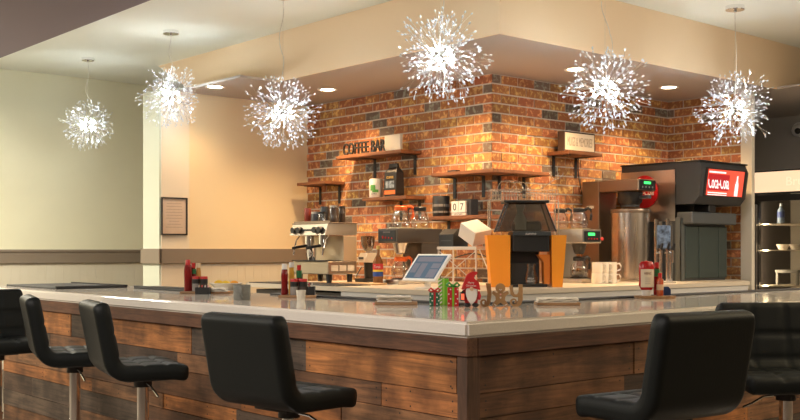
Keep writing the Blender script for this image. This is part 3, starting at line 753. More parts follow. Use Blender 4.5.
# coffee brewers
def brewer(name, label, loc, rz, disp, led):
    """local: front = -x, width along y, depth +x"""
    t = thing(name, label, 'coffee brewer', loc, rz)
    b = BM(); box(b, 0, .45, 0, .23, .0, .035, .006); obj('base', b, M_steel, t)
    b = BM(); cyl(b, (.12, .115, .0352), (.12, .115, .042), .07, n=28); obj('warming_plate', b, M_black, t, True)
    b = BM(); box(b, .235, .44, .006, .224, .035, .31, .004); obj('column', b, M_steel if led else M_dark_steel, t)
    b = BM(); box(b, -.01, .45, 0, .23, .31, .42, .006); obj('head', b, M_dark_steel if led is None else M_steel, t)
    b = BM(); box(b, -.014, -.0105, .02, .215, .322, .405, .002); p = obj('control_panel', b, M_black, t)
    if led: b = BM(); box(b, -.0165, -.0145, .09, .17, .37, .392); obj('display', b, M_green_led, p)
    else: b = BM(); box(b, -.0165, -.0145, .08, .16, .385, .397); obj('display', b, mat('dim_display', (.12, .10, .09), .4), p)
    if led: b = BM(); ball(b, (-.028, .014, .345), .014); obj('red_knob', b, M_red, p, True)
    b = BM()
    for k in range(4): cyl(b, (-.018, .06 + k * .035, .345 + (0.006 * k if not led else 0)), (-.014, .06 + k * .035, .345), .006, n=8)
    tag(obj('button_row', b, M_red, p), kind='stuff')
    b = BM(); lathe(b, [(.04, .235), (.062, .31)], c=(.12, .115, 0), n=24); cyl(b, (.12, .115, .225), (.12, .115, .24), .035, n=20); obj('brew_basket', b, M_steel if led is None else M_black, t, True)
    b = BM(); box(b, .06, .18, .045, .185, .4205, .428, .002); box(b, .26, .38, .045, .185, .4205, .428, .002); obj('top_warmer', b, mat('brass_plate', (.5, .42, .25), .35, .8), t)
    return t
LB = (5.04, 5.80, ZT)
brewer('coffee_brewer', 'steel coffee brewer with red-lit black panel in the left group', LB, 0, 1, None)
coffee_pot('coffee_pot', 'glass pot with orange handle on top of the left coffee brewer', (LB[0] + .12, LB[1] + .115, ZT + .428), M_hot, math.radians(-40), None)
coffee_pot('coffee_pot', 'glass pot with black handle on top of the left coffee brewer', (LB[0] + .32, LB[1] + .115, ZT + .428), M_black, math.radians(150), None)
coffee_pot('coffee_pot', 'glass pot with orange handle on the warming plate of the left brewer', (LB[0] + .12, LB[1] + .115, ZT + .042), M_hot, math.radians(-70), None)
RB = (6.56, 5.12, ZT)    # rotated so that its front faces -y
brewer('coffee_brewer', 'steel coffee brewer with green display beside the white mugs', RB, PI / 2, 1, True)
coffee_pot('coffee_pot', 'black-handled glass pot on the front warmer of the right brewer top', (RB[0] - .115, RB[1] + .12, ZT + .428), M_black, math.radians(-45), None)
coffee_pot('coffee_pot', 'black-handled glass pot on the rear warmer of the right brewer top', (RB[0] - .115, RB[1] + .32, ZT + .428), M_black, math.radians(-45), None)
coffee_pot('coffee_pot', 'black-handled glass pot on the warming plate under the green display', (RB[0] - .115, RB[1] + .12, ZT + .042), M_black, math.radians(-20), None, .05)
b = BM(); ball(b, (0, 0, 0), .018, sub=2); cyl(b, (0, .02, 0), (0, .0, 0), .006, n=8)
# mugs
def mug(loc, rz, label, m, r=.041, h=.082, grp=None):
    t = thing('mug', label, 'mug', loc, rz, grp)
    b = BM(); lathe(b, [(0, 0), (r * .93, 0), (r, .004), (r, h), (r - .004, h), (r - .005, .006), (0, .006)], n=26); obj('cup', b, m, t, True)
    b = BM(); tube(b, [(r - .003, 0, h * .82), (r + .018, 0, h * .86), (r + .030, 0, h * .6), (r + .024, 0, h * .3), (r - .003, 0, h * .18)], .0055, 8); obj('handle', b, m, t, True)
    return t
M_mug = mat('white_mug', (.80, .74, .64), .25)
m0 = None; k = 0
for lay_ in range(2):
    for i in range(3):
        lc = (6.30 + i * .088 + lay_ * .004, 4.95 + (i % 2) * .01, ZT + lay_ * .0825)
        lb = ['lower', 'upper'][lay_] + ' white mug of the stack, ' + ['nearest the orange side panel', 'in the middle of its row', 'nearest the tall tea brewer'][i]
        if m0 is None: m0 = mug(lc, math.radians(-35), lb, M_mug, grp='stacked white mugs by the right brewer')
        else: dup(m0, lc, math.radians(-35 - 8 * i), lb, 'stacked white mugs by the right brewer')
# POS tablet
tb = thing('tablet_terminal', 'white framed point-of-sale tablet tilted on its stand', 'tablet', (4.69, 5.10, ZT), 0)
b = BM(); lathe(b, [(0, 0), (.085, 0), (.085, .006), (.03, .012), (0, .012)], n=28); cyl(b, (0, 0, .01), (.0, 0, .13), .022, n=16); obj('stand', b, M_white, tb, True)
b = BM(); vs = box(b, -.115, .115, -.165, .165, 0, .018, .006)
R = Matrix.Rotation(-math.radians(50), 4, 'Y')
for v in b.verts: v.co = R @ v.co + Vector((0, 0, .132))
obj('frame', b, M_white, tb)
b = BM(); box(b, -.098, .098, -.143, .143, .0182, .0195)
for v in b.verts: v.co = R @ v.co + Vector((0, 0, .132))
scr = obj('screen', b, mat('tablet_screen', (.02, .03, .04), .35, spec=.15, emis=(.05, .09, .13), es=.4), tb)
b = BM(); 
for (a, c, d, e) in ((-.09, -.02, -.13, -.05), (-.01, .03, -.13, -.05), (-.09, .03, .0, .06), (-.05, .03, .075, .13), (.045, .085, -.12, .12)): box(b, a, c, d, e, .0196, .0200)
for v in b.verts: v.co = R @ v.co + Vector((0, 0, .132))
obj('app_tiles', b, mat('screen_tiles', (.07, .06, .07), .35, spec=.15, emis=(.10, .10, .12), es=.4), scr)
# wire side table with printer and white box
wt = thing('side_table', 'small white metal side table between tablet and orange machine', 'table', (5.25, 5.2, ZT))
b = BM(); box(b, 0, .17, 0, .41, .262, .282, .002); obj('tabletop', b, mat('white_metal', (.62, .57, .50), .4), wt)
for u in (.01, .16):
    for v in (.01, .40):
        b = BM(); box(b, u - .005, u + .005, v - .005, v + .005, 0, .262); obj('leg', b, MATS['white_metal'], wt)
for u in (.01,):
    for s in (0, 1):
        b = BM(); tube(b, [(u, .015, .02 if s else .25), (u, .395, .25 if s else .02)], .003, 6); obj('cross_brace', b, MATS['white_metal'], wt)
pr = thing('receipt_printer', 'black receipt printer on the small white side table', 'printer', (5.255, 5.44, ZT + .2825))
b = BM(); prism(b, [(0, 0), (.15, 0), (.15, .13), (.05, .13), (0, .09)], 1, 0, .15); obj('housing', b, M_black, pr)
b = BM(); box(b, -.002, 0, .02, .13, .04, .048); obj('paper_slot', b, M_dark, pr)
# tilted white box
b = BM(); box(b, -.08, .08, -.085, .085, -.055, .055, .004)
R2 = Matrix.Rotation(math.radians(28), 4, 'X') @ Matrix.Rotation(math.radians(-12), 4, 'Y')
for v in b.verts: v.co = R2 @ v.co
mz = min(v.co.z for v in b.verts)
for v in b.verts: v.co.z -= mz
o = obj('white_box', b, mat('white_card', (.66, .60, .53), .5), None, loc=(5.34, 5.30, ZT + .283)); tag(o, 'white box-shaped device tilted up on the small side table beside the printer', 'device')
# cables
def cable(name, pts, r, m, label):
    b = BM(); P = [Vector(p) for p in pts]; out = []
    for i in range(len(P) - 1):
        p0, p1, p2, p3 = P[max(i - 1, 0)], P[i], P[i + 1], P[min(i + 2, len(P) - 1)]
        for k in range(8):
            t = k / 8; out.append(.5 * ((2 * p1) + (-p0 + p2) * t + (2 * p0 - 5 * p1 + 4 * p2 - p3) * t * t + (-p0 + 3 * p1 - 3 * p2 + p3) * t ** 3))
    out.append(P[-1]); tube(b, out, r, 6); tag(obj(name, b, m, None, True), label, 'cable')
u_ = 6.62
cable('power_cable', [(6.99, VW - .022, 2.09), (7.0, VW - .018, 1.95), (7.06, VW - .018, 1.76), (7.14, VW - .018, 1.62), (7.2, VW - .018, 1.5)], .005, M_black, 'black power cable hanging down the bricks below the slogan sign shelf')
cable('white_cable', [(5.43, 5.35, ZT + .27), (5.45, 5.34, ZT + .22), (5.45, 5.27, ZT + .10), (5.44, 5.20, ZT + .012), (5.40, 5.16, ZT + .006)], .004, M_white, 'thin white cable looping down beside the small side table')
cable('black_cable', [(5.45, 5.62, ZT + .2), (5.5, 5.5, ZT + .23), (5.52, 5.35, ZT + .2), (5.50, 5.28, ZT + .08), (5.52, 5.2, ZT + .006)], .005, M_black, 'black cable looping behind the small white side table')
# orange beverage machine, facing the camera
JX, JY = atD(527, 7.15)
jm = thing('beverage_machine', 'large black machine with bright orange side panels and smoked clear hood', 'beverage machine', (JX, JY, ZT), YAW)
s = .0069
b = BM(); box(b, -.145, .145, .02, .30, 0, .02, .004); obj('base_plate', b, M_black, jm)
b = BM(); box(b, -.105, .105, .16, .30, .02, .245, .004); obj('rear_housing', b, mat('jm_panel', (.03, .032, .033), .35), jm)
b = BM(); box(b, -.10, .10, .10, .16, .02, .165, .003); obj('lower_panel', b, mat('jm_lower', (.04, .04, .04), .4), jm)
b = BM(); box(b, -.10, .155, .0, .30, .245, .385, .008); obj('front_block', b, M_black, jm)
b = BM(); box(b, -.10, .165, -.012, .0, .355, .385, .003); obj('badge_strip', b, M_dark, jm)
text('lettering', 'zummo', mat('badge_ink', (.7, .68, .64), .4), jm, (.025, -.013, .368), 0, .075, .013, .0008)
b = BM(); prism(b, [(-.275, .36), (-.115, .36), (-.115, 0), (-.245, 0)], 1, -.0, .24); obj('side_panel', b, M_orange, jm)
b = BM(); prism(b, [(.275, .36), (.170, .36), (.175, 0), (.245, 0)], 1, -.0, .24); obj('side_panel', b, M_orange, jm)
b = BM(); prism(b, [(.165, .225), (.08, .225), (.12, .175), (.125, .02), (.165, .02)], 1, .03, .16); obj('inner_brace', b, mat('orange_dark', (.70, .20, .02), .45), jm)
# hood: tapering smoked box
b = BM()
lo = [(-.20, -.01, .386), (.20, -.01, .386), (.20, .28, .386), (-.20, .28, .386)]; hi = [(-.125, .05, .585), (.13, .05, .585), (.13, .25, .585), (-.125, .25, .585)]
A = [b.verts.new(p) for p in lo]; B_ = [b.verts.new(p) for p in hi]
for k in range(4): b.faces.new((A[k], A[(k + 1) % 4], B_[(k + 1) % 4], B_[k]))
obj('smoked_hood', b, glassy('smoked_hood', (.34, .30, .27), .82, .03), jm)
b = BM()
for k in range(4): tube(b, [lo[k], hi[k]], .006, 6)
obj('hood_edges', b, M_black, jm)
b = BM(); box(b, -.155, .160, .03, .27, .585, .603, .005); obj('hood_lid', b, M_black, jm)
b = BM(); lathe(b, [(.05, .40), (.05, .46), (.022, .52), (.035, .575)], c=(-.03, .15, 0), n=20); obj('feed_funnel', b, mat('pale_green_plastic', (.42, .45, .33), .4), jm, True)
b = BM(); box(b, -.09, .12, .12, .2, .386, .46, .02); obj('press_drums', b, mat('brown_drum', (.10, .05, .03), .4), jm)
b = BM(); lathe(b, [(0, .0205), (.042, .0205), (.046, .06), (.030, .13), (.034, .16)], c=(.035, .06, 0), n=22); obj('glass_jug', b, M_glass, jm, True)
text('lettering', 'FRESH\nHOURLY', mat('badge_ink', (.7, .68, .64), .4), jm, (.03, .012, .05), 0, .06, .03, .0006)
# wire rack behind
wr = thing('wire_rack', 'open chrome wire rack with ring dividers behind the orange machine', 'wire rack', (JX + .41 * FW[0] + .03 * RT[0], JY + .41 * FW[1] + .03 * RT[1], ZT), YAW)
b = BM()
for z in (.62, .66, .70): tube(b, [(-.25, 0, z), (.25, 0, z), (.25, .16, z), (-.25, .16, z)], .0028, 6, cyc=True)
for k in range(26):
    x = -.25 + k * .02; tube(b, [(x, 0, .70), (x, 0, .62), (x, .16, .62), (x, .16, .70)], .0016, 4)
M_wire = mat('rack_wire', (.75, .68, .58), .25, .9)
tag(obj('basket', b, M_wire, wr, True), kind='stuff')
for i, (x, r) in enumerate(((-.12, .07), (-.07, .07), (-.02, .06), (.10, .045))):
    b = BM(); tube(b, [(x + r * math.cos(a * PI / 10), .05 + i * .015, .70 + r * math.sin(a * PI / 10)) for a in range(11)], .0025, 6); obj('ring_divider', b, M_wire, wr, True)
for x, y in ((-.25, 0), (.25, 0), (.25, .16), (-.25, .16)):
    b = BM(); cyl(b, (x, y, 0), (x, y, .62), .005, n=8); obj('leg', b, M_wire, wr, True)
b = BM(); tube(b, [(.12, .08, .70), (.25, .09, .79), (.27, .10, .83)], .003, 6); tube(b, [(.25 + .05 * math.cos(a), .10, .83 + .05 * math.sin(a)) for a in [PI + k * PI / 8 for k in range(9)]], .003, 6); obj('hanging_hook', b, M_wire, wr, True)
# tea brewer: front faces -y
tw = thing('tea_brewer', 'tall bronzed steel tea brewer with green display over a steel urn', 'tea brewer', (7.0, 5.08, ZT))
b = BM(); box(b, 0, .24, .40, .58, 0, .84, .006); obj('column', b, M_brown_steel, tw)
b = BM(); box(b, 0, .24, 0, .40, .745, .84, .006); obj('head', b, M_brown_steel, tw)
b = BM(); box(b, .01, .23, -.006, 0, .755, .832, .002); p = obj('control_panel', b, M_black, tw)
b = BM(); box(b, .07, .16, -.009, -.006, .80, .82); obj('display', b, M_green_led, p)
b = BM()
for k in range(4): cyl(b, (.05 + k * .045, -.009, .775), (.05 + k * .045, -.006, .775), .008, n=8)
tag(obj('button_row', b, mat('grey_button', (.3, .3, .3), .5), p), kind='stuff')
b = BM(); lathe(b, [(.075, .63), (.10, .66), (.105, .74)], c=(.12, .17, 0), n=26); cyl(b, (.12, .17, .615), (.12, .17, .635), .08, n=24); k_ = obj('brew_funnel', b, M_black, tw, True)
b = BM(); box(b, .10, .14, -.03, .07, .68, .71, .006); obj('funnel_handle', b, M_dark, k_)
text('lettering', 'BUNN', mat('badge_ink', (.7, .68, .64), .4), tw, (-.002, .49, .62), -PI / 2, .07, .022, .001)
b = BM(); box(b, -.03, .27, -.06, .40, 0, .02, .004); obj('base_tray', b, M_steel, tw)
ur = thing('tea_urn', 'large stainless steel cylinder urn under the tea brewer head', 'urn', (7.12, 5.25, ZT + .02))
b = BM(); lathe(b, [(0, 0), (.160, 0), (.160, .55), (.15, .56), (0, .56)], n=40); obj('tank', b, mat('urn_steel', (.62, .54, .46), .25, 1, noise=.05, nscale=5), ur, True)
b = BM(); lathe(b, [(.162, .545), (.165, .56), (.162, .575), (0, .58)], n=40); obj('lid', b, M_brown_steel, ur, True)
b = BM(); cyl(b, (.0, -.155, .06), (0, -.21, .06), .014, n=12); cyl(b, (0, -.205, .04), (0, -.205, .10), .010, n=10); obj('tap', b, M_chrome, ur, True)
# slim tap dispenser
dx, dy = atD(664, 8.05)
ds = thing('tap_dispenser', 'slim twin-column steel dispenser with black taps beside the urn', 'dispenser', (dx, dy, ZT), YAW)
for k, x in enumerate((-.055, -.02, .035, .06)):
    b = BM(); cyl(b, (x, .03, 0), (x, .03, .50 - .02 * (k % 2)), .014, n=16); obj('column', b, M_chrome, ds, True)
b = BM(); box(b, -.05, .055, .01, .028, .27, .45, .003); obj('picture_label', b, mat('poster_blue', (.12, .17, .26), .4, noise=.9, nscale=30), ds)
for x in (-.03, .02, .06):
    b = BM(); cyl(b, (x, .03, .235), (x, -.03, .235), .011, n=10); cyl(b, (x, -.03, .16), (x, -.03, .26), .010, n=10); b2 = obj('tap', b, M_chrome, ds, True)
    b = BM(); cyl(b, (x, -.03, .26), (x + .01, -.04, .31), .012, .008, n=10); obj('tap_handle', b, M_black, b2, True)
b = BM(); box(b, -.08, .085, -.05, .05, 0, .015, .003); obj('base_plate', b, M_steel, ds)
# soda machine: front faces -y
sm = thing('soda_machine', 'large charcoal soda fountain machine with a red lit screen', 'soda machine', (7.40, 4.95, ZT)); sm.scale = (.90, 1, 1)
b = BM(); box(b, .0, .76, .0, .58, .0, .52, .004); obj('lower_body', b, M_dark, sm)
b = BM(); box(b, -.004, .0, .05, .60, .50, .93, .0); obj('steel_side_panel', b, M_steel, sm)
b = BM(); box(b, -.006, .05, -.012, .0, .0, .53, .002); box(b, -.006, 0, -.012, .045, 0, .53, .002); obj('edge_post', b, mat('grey_green_metal', (.16, .17, .16), .35, .5), sm)
for a, c in ((.055, .27), (.275, .60), (.605, .755)):
    b = BM(); box(b, a, c, -.02, .0, .02, .46, .008); obj('front_door', b, mat('dark_green_grey', (.055, .075, .068), .3, .3), sm)
b = BM(); box(b, .02, .78, -.10, .05, .475, .575, .012); obj('dispensing_ledge', b, mat('ledge_grey', (.09, .095, .095), .4), sm)
b = BM(); box(b, .02, .76, .10, .60, .52, .66); obj('recess_back', b, M_black, sm)
b = BM(); prism(b, [(-.12, .64), (-.17, .70), (-.20, .92), (-.17, .985), (.60, .985), (.60, .64)], 0, .01, .80)
obj('upper_hood', b, mat('hood_charcoal', (.05, .05, .05), .45), sm)
b = BM(); box(b, -.004, .81, -.19, .61, .985, .997, .004); obj('top_trim', b, M_black, sm)
b = BM(); box(b, .30, .42, -.10, .05, .575, .64, .01); obj('nozzle', b, M_black, sm)
# screen: slightly leaning plane between (y -.17,z .70) and (y -.20,z .92)
def onscreen(bm, x0, x1, q0, q1, off, th):
    P = []
    for o_ in (off, off + th):
        for x, q in ((x0, q0), (x1, q0), (x1, q1), (x0, q1)):
            y = -.17 - .03 * q; z = .70 + .22 * q; n = Vector((0, -.22, -.03)).normalized(); P.append(bm.verts.new(Vector((x, y, z)) + n * o_))
    for f in ((0, 1, 2, 3), (4, 5, 6, 7), (0, 1, 5, 4), (1, 2, 6, 5), (2, 3, 7, 6), (3, 0, 4, 7)): bm.faces.new([P[i] for i in f])
b = BM(); onscreen(b, .07, .76, .02, 1.08, 0, .004); obj('screen_bezel', b, M_black, sm)
b = BM(); onscreen(b, .11, .72, .06, 1.03, .0045, .003); scn = obj('screen', b, mat('screen_red', (.3, .02, .01), .3, emis=(1, .10, .05), es=.42), sm)
b = BM(); onscreen(b, .115, .47, .25, .86, .0078, .001); obj('dark_red_panel', b, mat('screen_dark_red', (.2, .01, .01), .3, emis=(.6, .012, .02), es=.3), scn)
M_scrw = mat('screen_white', (.8, .7, .7), .3, emis=(1, .86, .84), es=.42)
text('lettering', 'Coca-Cola', M_scrw, scn, (.29, -.170 - .028 * .55 - .012, .70 + .22 * .56), 0, .34, .11, .001)
b = BM(); onscreen(b, .13, .45, .14, .18, .0078, .001); onscreen(b, .13, .45, .07, .10, .0078, .001); onscreen(b, .12, .40, .90, .96, .0078, .001); obj('stripes', b, M_scrw, scn)
b = BM(); pts = [(-.028, 0), (.028, 0), (.028, .09), (.012, .13), (.010, .17), (-.010, .17), (-.012, .13), (-.028, .09)]
b2 = []
for sgn in (0, 1):
    b2.append([b.verts.new((.60 + x, -.171 - .03 * (.12 + z / .22) - .009 - sgn * .001, .715 + z)) for x, z in pts])
b.faces.new(b2[0]); b.faces.new(b2[1])
for i in range(len(pts)): b.faces.new((b2[0][i], b2[0][(i + 1) % len(pts)], b2[1][(i + 1) % len(pts)], b2[1][i]))
obj('bottle_picture', b, M_scrw, scn)
# round red sign on the machine's side
vv = vu(644, 7.385)
rs = thing('round_sign', 'round red sign with white script between tea brewer and soda machine', 'sign', (7.39, vv, ZT + .755))
b = BM(); lathe(b, [(0, 0), (.14, 0), (.14, .006), (.12, .014), (0, .018)], n=40)
for v in b.verts: v.co = Vector((-v.co.z, v.co.y, v.co.x))
obj('disc', b, mat('sign_red', (.55, .01, .015), .3), rs, True)
text('lettering', 'Coca-Cola', mat('sign_white', (.85, .8, .75), .4), rs, (-.021, 0, .0), -PI / 2, .22, .065, .002)

# ------------------------------------------------------------------ fridge and things at the far right
fr = thing('display_fridge', 'upright glass door drinks fridge with a pale header at the right edge', 'fridge', (9.42, 5.46, 0))
M_frame = mat('fridge_black', (.035, .03, .028), .4)
b = BM(); box(b, .03, .75, -.86, -.84, .05, 2.08); box(b, .03, .75, -.02, 0, .05, 2.08); box(b, .73, .75, -.84, -.02, .05, 2.08); box(b, .03, .75, -.84, -.02, 2.06, 2.08); box(b, .03, .75, -.84, -.02, .05, .15); box(b, .05, .74, -.85, -.01, 0, .05); obj('cabinet', b, M_frame, fr)
b = BM(); box(b, -.03, .029, -.86, 0, 1.86, 2.09, .003); hd = obj('header', b, M_frame, fr)
b = BM(); box(b, -.034, -.03, -.85, -.015, 1.875, 2.075); obj('header_panel', b, mat('header_cream', (.75, .55, .36), .4, emis=(1, .68, .42), es=.40), hd)
text('lettering', 'Brunch', mat('header_pale', (.85, .68, .48), .4, emis=(1, .75, .5), es=.35), hd, (-.0345, -.55, 1.975), -PI / 2, .36, .085, .0008)
b = BM(); box(b, -.02, .028, -.86, -.79, .12, 1.85); box(b, -.02, .028, -.07, 0, .12, 1.85); box(b, -.02, .028, -.79, -.07, 1.79, 1.85); box(b, -.02, .028, -.79, -.07, .12, .2); d_ = obj('door', b, M_frame, fr)
b = BM(); box(b, .0, .006, -.79, -.07, .2, 1.79); obj('glass_pane', b, glassy('fridge_glass', (.92, .9, .86), .86), d_)
b = BM(); box(b, -.045, -.022, -.062, -.038, .6, 1.76, .004); obj('door_handle', b, mat('handle_steel', (.55, .52, .48), .3, .9), d_)
b = BM(); box(b, .70, .729, -.84, -.02, .15, 2.06); obj('back_liner', b, mat('liner_brown_grey', (.40, .35, .28), .6), fr)
for z in (1.56, 1.30, .95, .6):
    b = BM(); box(b, .06, .68, -.83, -.03, z, z + .012); obj('shelf', b, mat('shelf_white', (.75, .66, .52), .5), fr)
b = BM(); area_ = bpy.data.lights.new('fridge_lamp', 'AREA'); b.free(); area_.energy = 3.5; area_.shape = 'RECTANGLE'; area_.size = 1.5; area_.size_y = .05; area_.color = (1, .85, .62)
fl = bpy.data.objects.new('fridge_lamp', area_); COL.objects.link(fl); fl.location = (9.47, 5.36, 1.1); fl.rotation_euler = (0, -PI / 2, 0)
wx = 9.42 + .2; wb_ = bottle('water_bottle', 'clear blue water bottle standing on the top fridge shelf', 'bottle', (wx, vu(781, wx), 1.572), .036, .20, mat('water_blue', (.25, .32, .42), .15), mat('bottle_cap', (.8, .8, .8), .4), .014, [('blue_label', mat('label_deep_blue', (.05, .08, .25), .4), .06, .12)])
for px, lb in ((783, 'white bowl on the second fridge shelf, nearer the door handle'), (796, 'white bowl on the second fridge shelf, nearer the picture edge')):
    wx = 9.42 + .22
    b = BM(); lathe(b, [(0, 0), (.04, 0), (.062, .045), (.066, .055), (.060, .055), (.036, .008), (0, .008)], n=26); tag(obj('bowl', b, M_mug, None, True, loc=(wx, vu(px, wx), 1.312)), lb, 'bowl', 'white bowls in the fridge')
ch = thing('step_stool', 'small grey step frame standing inside the lower fridge', 'stool', (9.60, vu(790, 9.60) - .0, .9625))
b = BM(); box(b, 0, .2, -.08, .16, .12, .15, .003); obj('top', b, mat('grey_frame', (.22, .20, .17), .5), ch)
for y in (-.07, .14):
    b = BM(); box(b, 0, .03, y - .01, y + .01, 0, .12); obj('leg', b, MATS['grey_frame'], ch)
# security camera on the grey wall
x, y = 10.2, vu(800, 10.2)
sc_ = thing('security_camera', 'white dome security camera high on the grey wall', 'security camera', (x, y, 2.56))
b = BM(); cyl(b, (-.03, 0, 0), (0, 0, 0), .075, n=28); obj('mount', b, M_white, sc_, True)
b = BM(); ball(b, (-.045, 0, -.01), .065); obj('housing', b, M_white, sc_, True)
b = BM(); ball(b, (-.085, -.02, -.02), .034); obj('lens', b, M_black, sc_, True)

# ------------------------------------------------------------------ things on the bar worktop (z = ZT)
M_board = wood('acacia_board', 1, attr=False, base=(.30, .17, .08), grain=.4)
M_ketch = mat('ketchup_red', (.20, .006, .006), .22)
M_lab = mat('cream_label', (.72, .62, .48), .5)
def sauce(name, label, loc, rz, m, capm, h=.185, upside=False, labelpatch=True, sx=.036, sy=.025, txt=None):
    t = thing(name, label, 'bottle', loc, rz)
    if upside:
        b = BM(); lathe(b, [(0, 0), (.75, 0), (.78, .028), (.7, .03), (0, .03)], n=20, sx=sx * .8, sy=sy); obj('cap', b, capm, t, True)
        b = BM(); lathe(b, [(0, .03), (.7, .03), (1, .055), (.94, .09), (1, .13), (.97, h - .022), (.7, h - .004), (0, h)], n=26, sx=sx, sy=sy); obj('bottle_body', b, m, t, True)
    else:
        b = BM(); lathe(b, [(0, 0), (.9, 0), (1, .008), (.92, .05), (1, .1), (.98, h - .06), (.85, h - .035), (.6, h - .03), (0, h - .03)], n=26, sx=sx, sy=sy); obj('bottle_body', b, m, t, True)
        b = BM(); lathe(b, [(0, h - .031), (.015, h - .031), (.014, h - .004), (.012, h), (0, h)], n=16); obj('cap', b, capm, t, True)
    if labelpatch:
        b = BM(); lathe(b, [(1.03, .045), (1.03, .14)], n=10, sx=sx, sy=sy, a0=-PI / 2 - .95, a1=-PI / 2 + .95); lp = obj('label', b, M_lab, t, True)
        text('lettering', txt or 'HEINZ', mat('label_ink', (.25, .10, .06), .6), lp, (0, -sy * 1.05, .118), 0, sx * .9, .012, .0006)
        b = BM(); [box(b, -sx * .35, sx * .35, -sy * 1.05 - .0006, -sy * 1.05, z_, z_ + .003) for z_ in (.062, .072, .082, .092)]; obj('label_print', b, mat('label_grey', (.45, .38, .34), .6), lp)
    return t
def shaker(label, loc, m):
    t = thing('spice_shaker', label, 'shaker', loc)
    b = BM(); lathe(b, [(0, 0), (.021, 0), (.022, .004), (.022, .072), (0, .072)], n=20); obj('jar', b, m, t, True)
    b = BM(); lathe(b, [(0, .0722), (.0225, .0722), (.0225, .084), (.021, .087), (0, .087)], n=20); obj('lid', b, M_black if False else M_red, t, True)
    b = BM(); lathe(b, [(.0226, .045), (.0226, .071)], n=20, cap=False); obj('label_band', b, M_black, t, True)
    return t
M_spice = mat('spice_grey', (.30, .27, .25), .3); M_pepper = mat('pepper', (.07, .05, .045), .3)
def local(px, D):
    return atD(px, D)
# left caddy
def board(px, D, w_, d_, label, rz=YAW, h=.014):
    x, y = atD(px, D)
    b = BM(); box(b, -w_ / 2, w_ / 2, -d_ / 2, d_ / 2, 0, h, .004); o = obj('wooden_board', b, wood('board_wood', 0, attr=False, base=(.34, .20, .10), grain=.35), None, False, loc=(x, y, ZT), rz=rz)
    return tag(o, label, 'board')
hb = .014
board(207, 6.10, .295, .14, 'long thin wooden board under the left condiments and napkins')
def onb(px, D): x, y = atD(px, D); return (x, y, ZT + hb)
sauce('ketchup_bottle', 'dark red ketchup bottle at the left edge of the left condiment group', onb(188, 6.10), YAW, M_ketch, M_red, .185, False, False, .024, .022)
bottle('hot_sauce_bottle', 'green-collared hot sauce bottle with red cap in the left condiment group', 'bottle', onb(193.5, 6.135), .0145, .165, M_ketch, M_red, .011, [('green_collar', mat('green_collar', (.02, .16, .05), .4), .10, .13)])
bottle('mustard_bottle', 'slim mustard bottle with cream cap behind the left shakers', 'bottle', onb(198.5, 6.145), .0145, .165, mat('mustard', (.50, .25, .06), .3), mat('cream_cap', (.75, .62, .42), .4), .013)
shaker('red-lidded shaker in the left condiment group, nearer the ketchup', onb(196, 6.075), M_spice)
shaker('red-lidded shaker in the left condiment group, nearer the napkins', onb(203.9, 6.075), M_pepper)
x, y = atD(200, 5.99)
def packet_tray(label, px, D):
    x, y = atD(px, D)
    t = thing('packet_tray', label, 'tray', (x, y, ZT), YAW)
    b = BM(); box(b, -.042, .042, -.022, .022, 0, .004); 
    for q in ((-.042, -.039, -.022, .022), (.039, .042, -.022, .022), (-.039, .039, -.022, -.019), (-.039, .039, .019, .022)): box(b, *q, .004, .040)
    obj('tray', b, M_black, t)
    cs_ = [(.7, .66, .6), (.5, .05, .05), (.65, .6, .55), (.7, .35, .4)]
    for k in range(4):
        b = BM(); xx = -.03 + k * .018
        prism(b, [(xx, .005), (xx + .003, .005), (xx + .009, .052), (xx + .006, .052)], 1, -.016, .016)
        obj('packet', b, mat('packet_%d' % k, cs_[k], .5), t)
    return t
packet_tray('small black tray of sweetener packets in front of the left shakers', 203, 5.99)
# folded napkins
def napkins(label, px, D, n=4, board_=True, w_=.17, rz=YAW, z0=0):
    x, y = atD(px, D)
    random.seed(px)
    t = thing('napkin_stack', label, 'napkins', (x, y, ZT + z0), rz)
    for k in range(n):
        b = BM(); o1, o2 = random.uniform(-.008, .008), random.uniform(-.008, .008)
        G_ = []
        for i in range(9):
            G_.append([b.verts.new((-w_ / 2 + w_ * i / 8 + o1, -.055 + .11 * j / 5 + o2, k * .0075 + .001 + .0025 * math.sin(i * 1.7 + k * 2) * math.sin(j * 1.1 + k) * (1 if k else 0) + .0025)) for j in range(6)])
        ex = []
        for i in range(8):
            for j in range(5): b.faces.new((G_[i][j], G_[i + 1][j], G_[i + 1][j + 1], G_[i][j + 1]))
        r = bmesh.ops.extrude_face_region(b, geom=list(b.faces))
        for v in r['geom']:
            if isinstance(v, bmesh.types.BMVert): v.co.z -= .0035 if k == 0 else .005
        if k == 0:
            for v in b.verts: v.co.z = max(v.co.z, 0)
        obj('napkin', b, mat('napkin_paper', (.80, .73, .62), .8), t, True)
    return t
napkins('folded white napkins at the right end of the left wooden board', 217, 6.08, 3, w_=.12, z0=hb)
board(396, 4.84, .20, .12, 'thin wooden board under the centre napkins, left of the gift blocks')
napkins('folded white napkins on a board left of the gift blocks', 395, 4.84, 4, w_=.16, z0=hb)
board(557, 4.80, .20, .12, 'thin wooden board under the napkins right of the JOY letters')
napkins('folded white napkins on a board right of the JOY letters', 557, 4.80, 3, w_=.18, z0=hb)
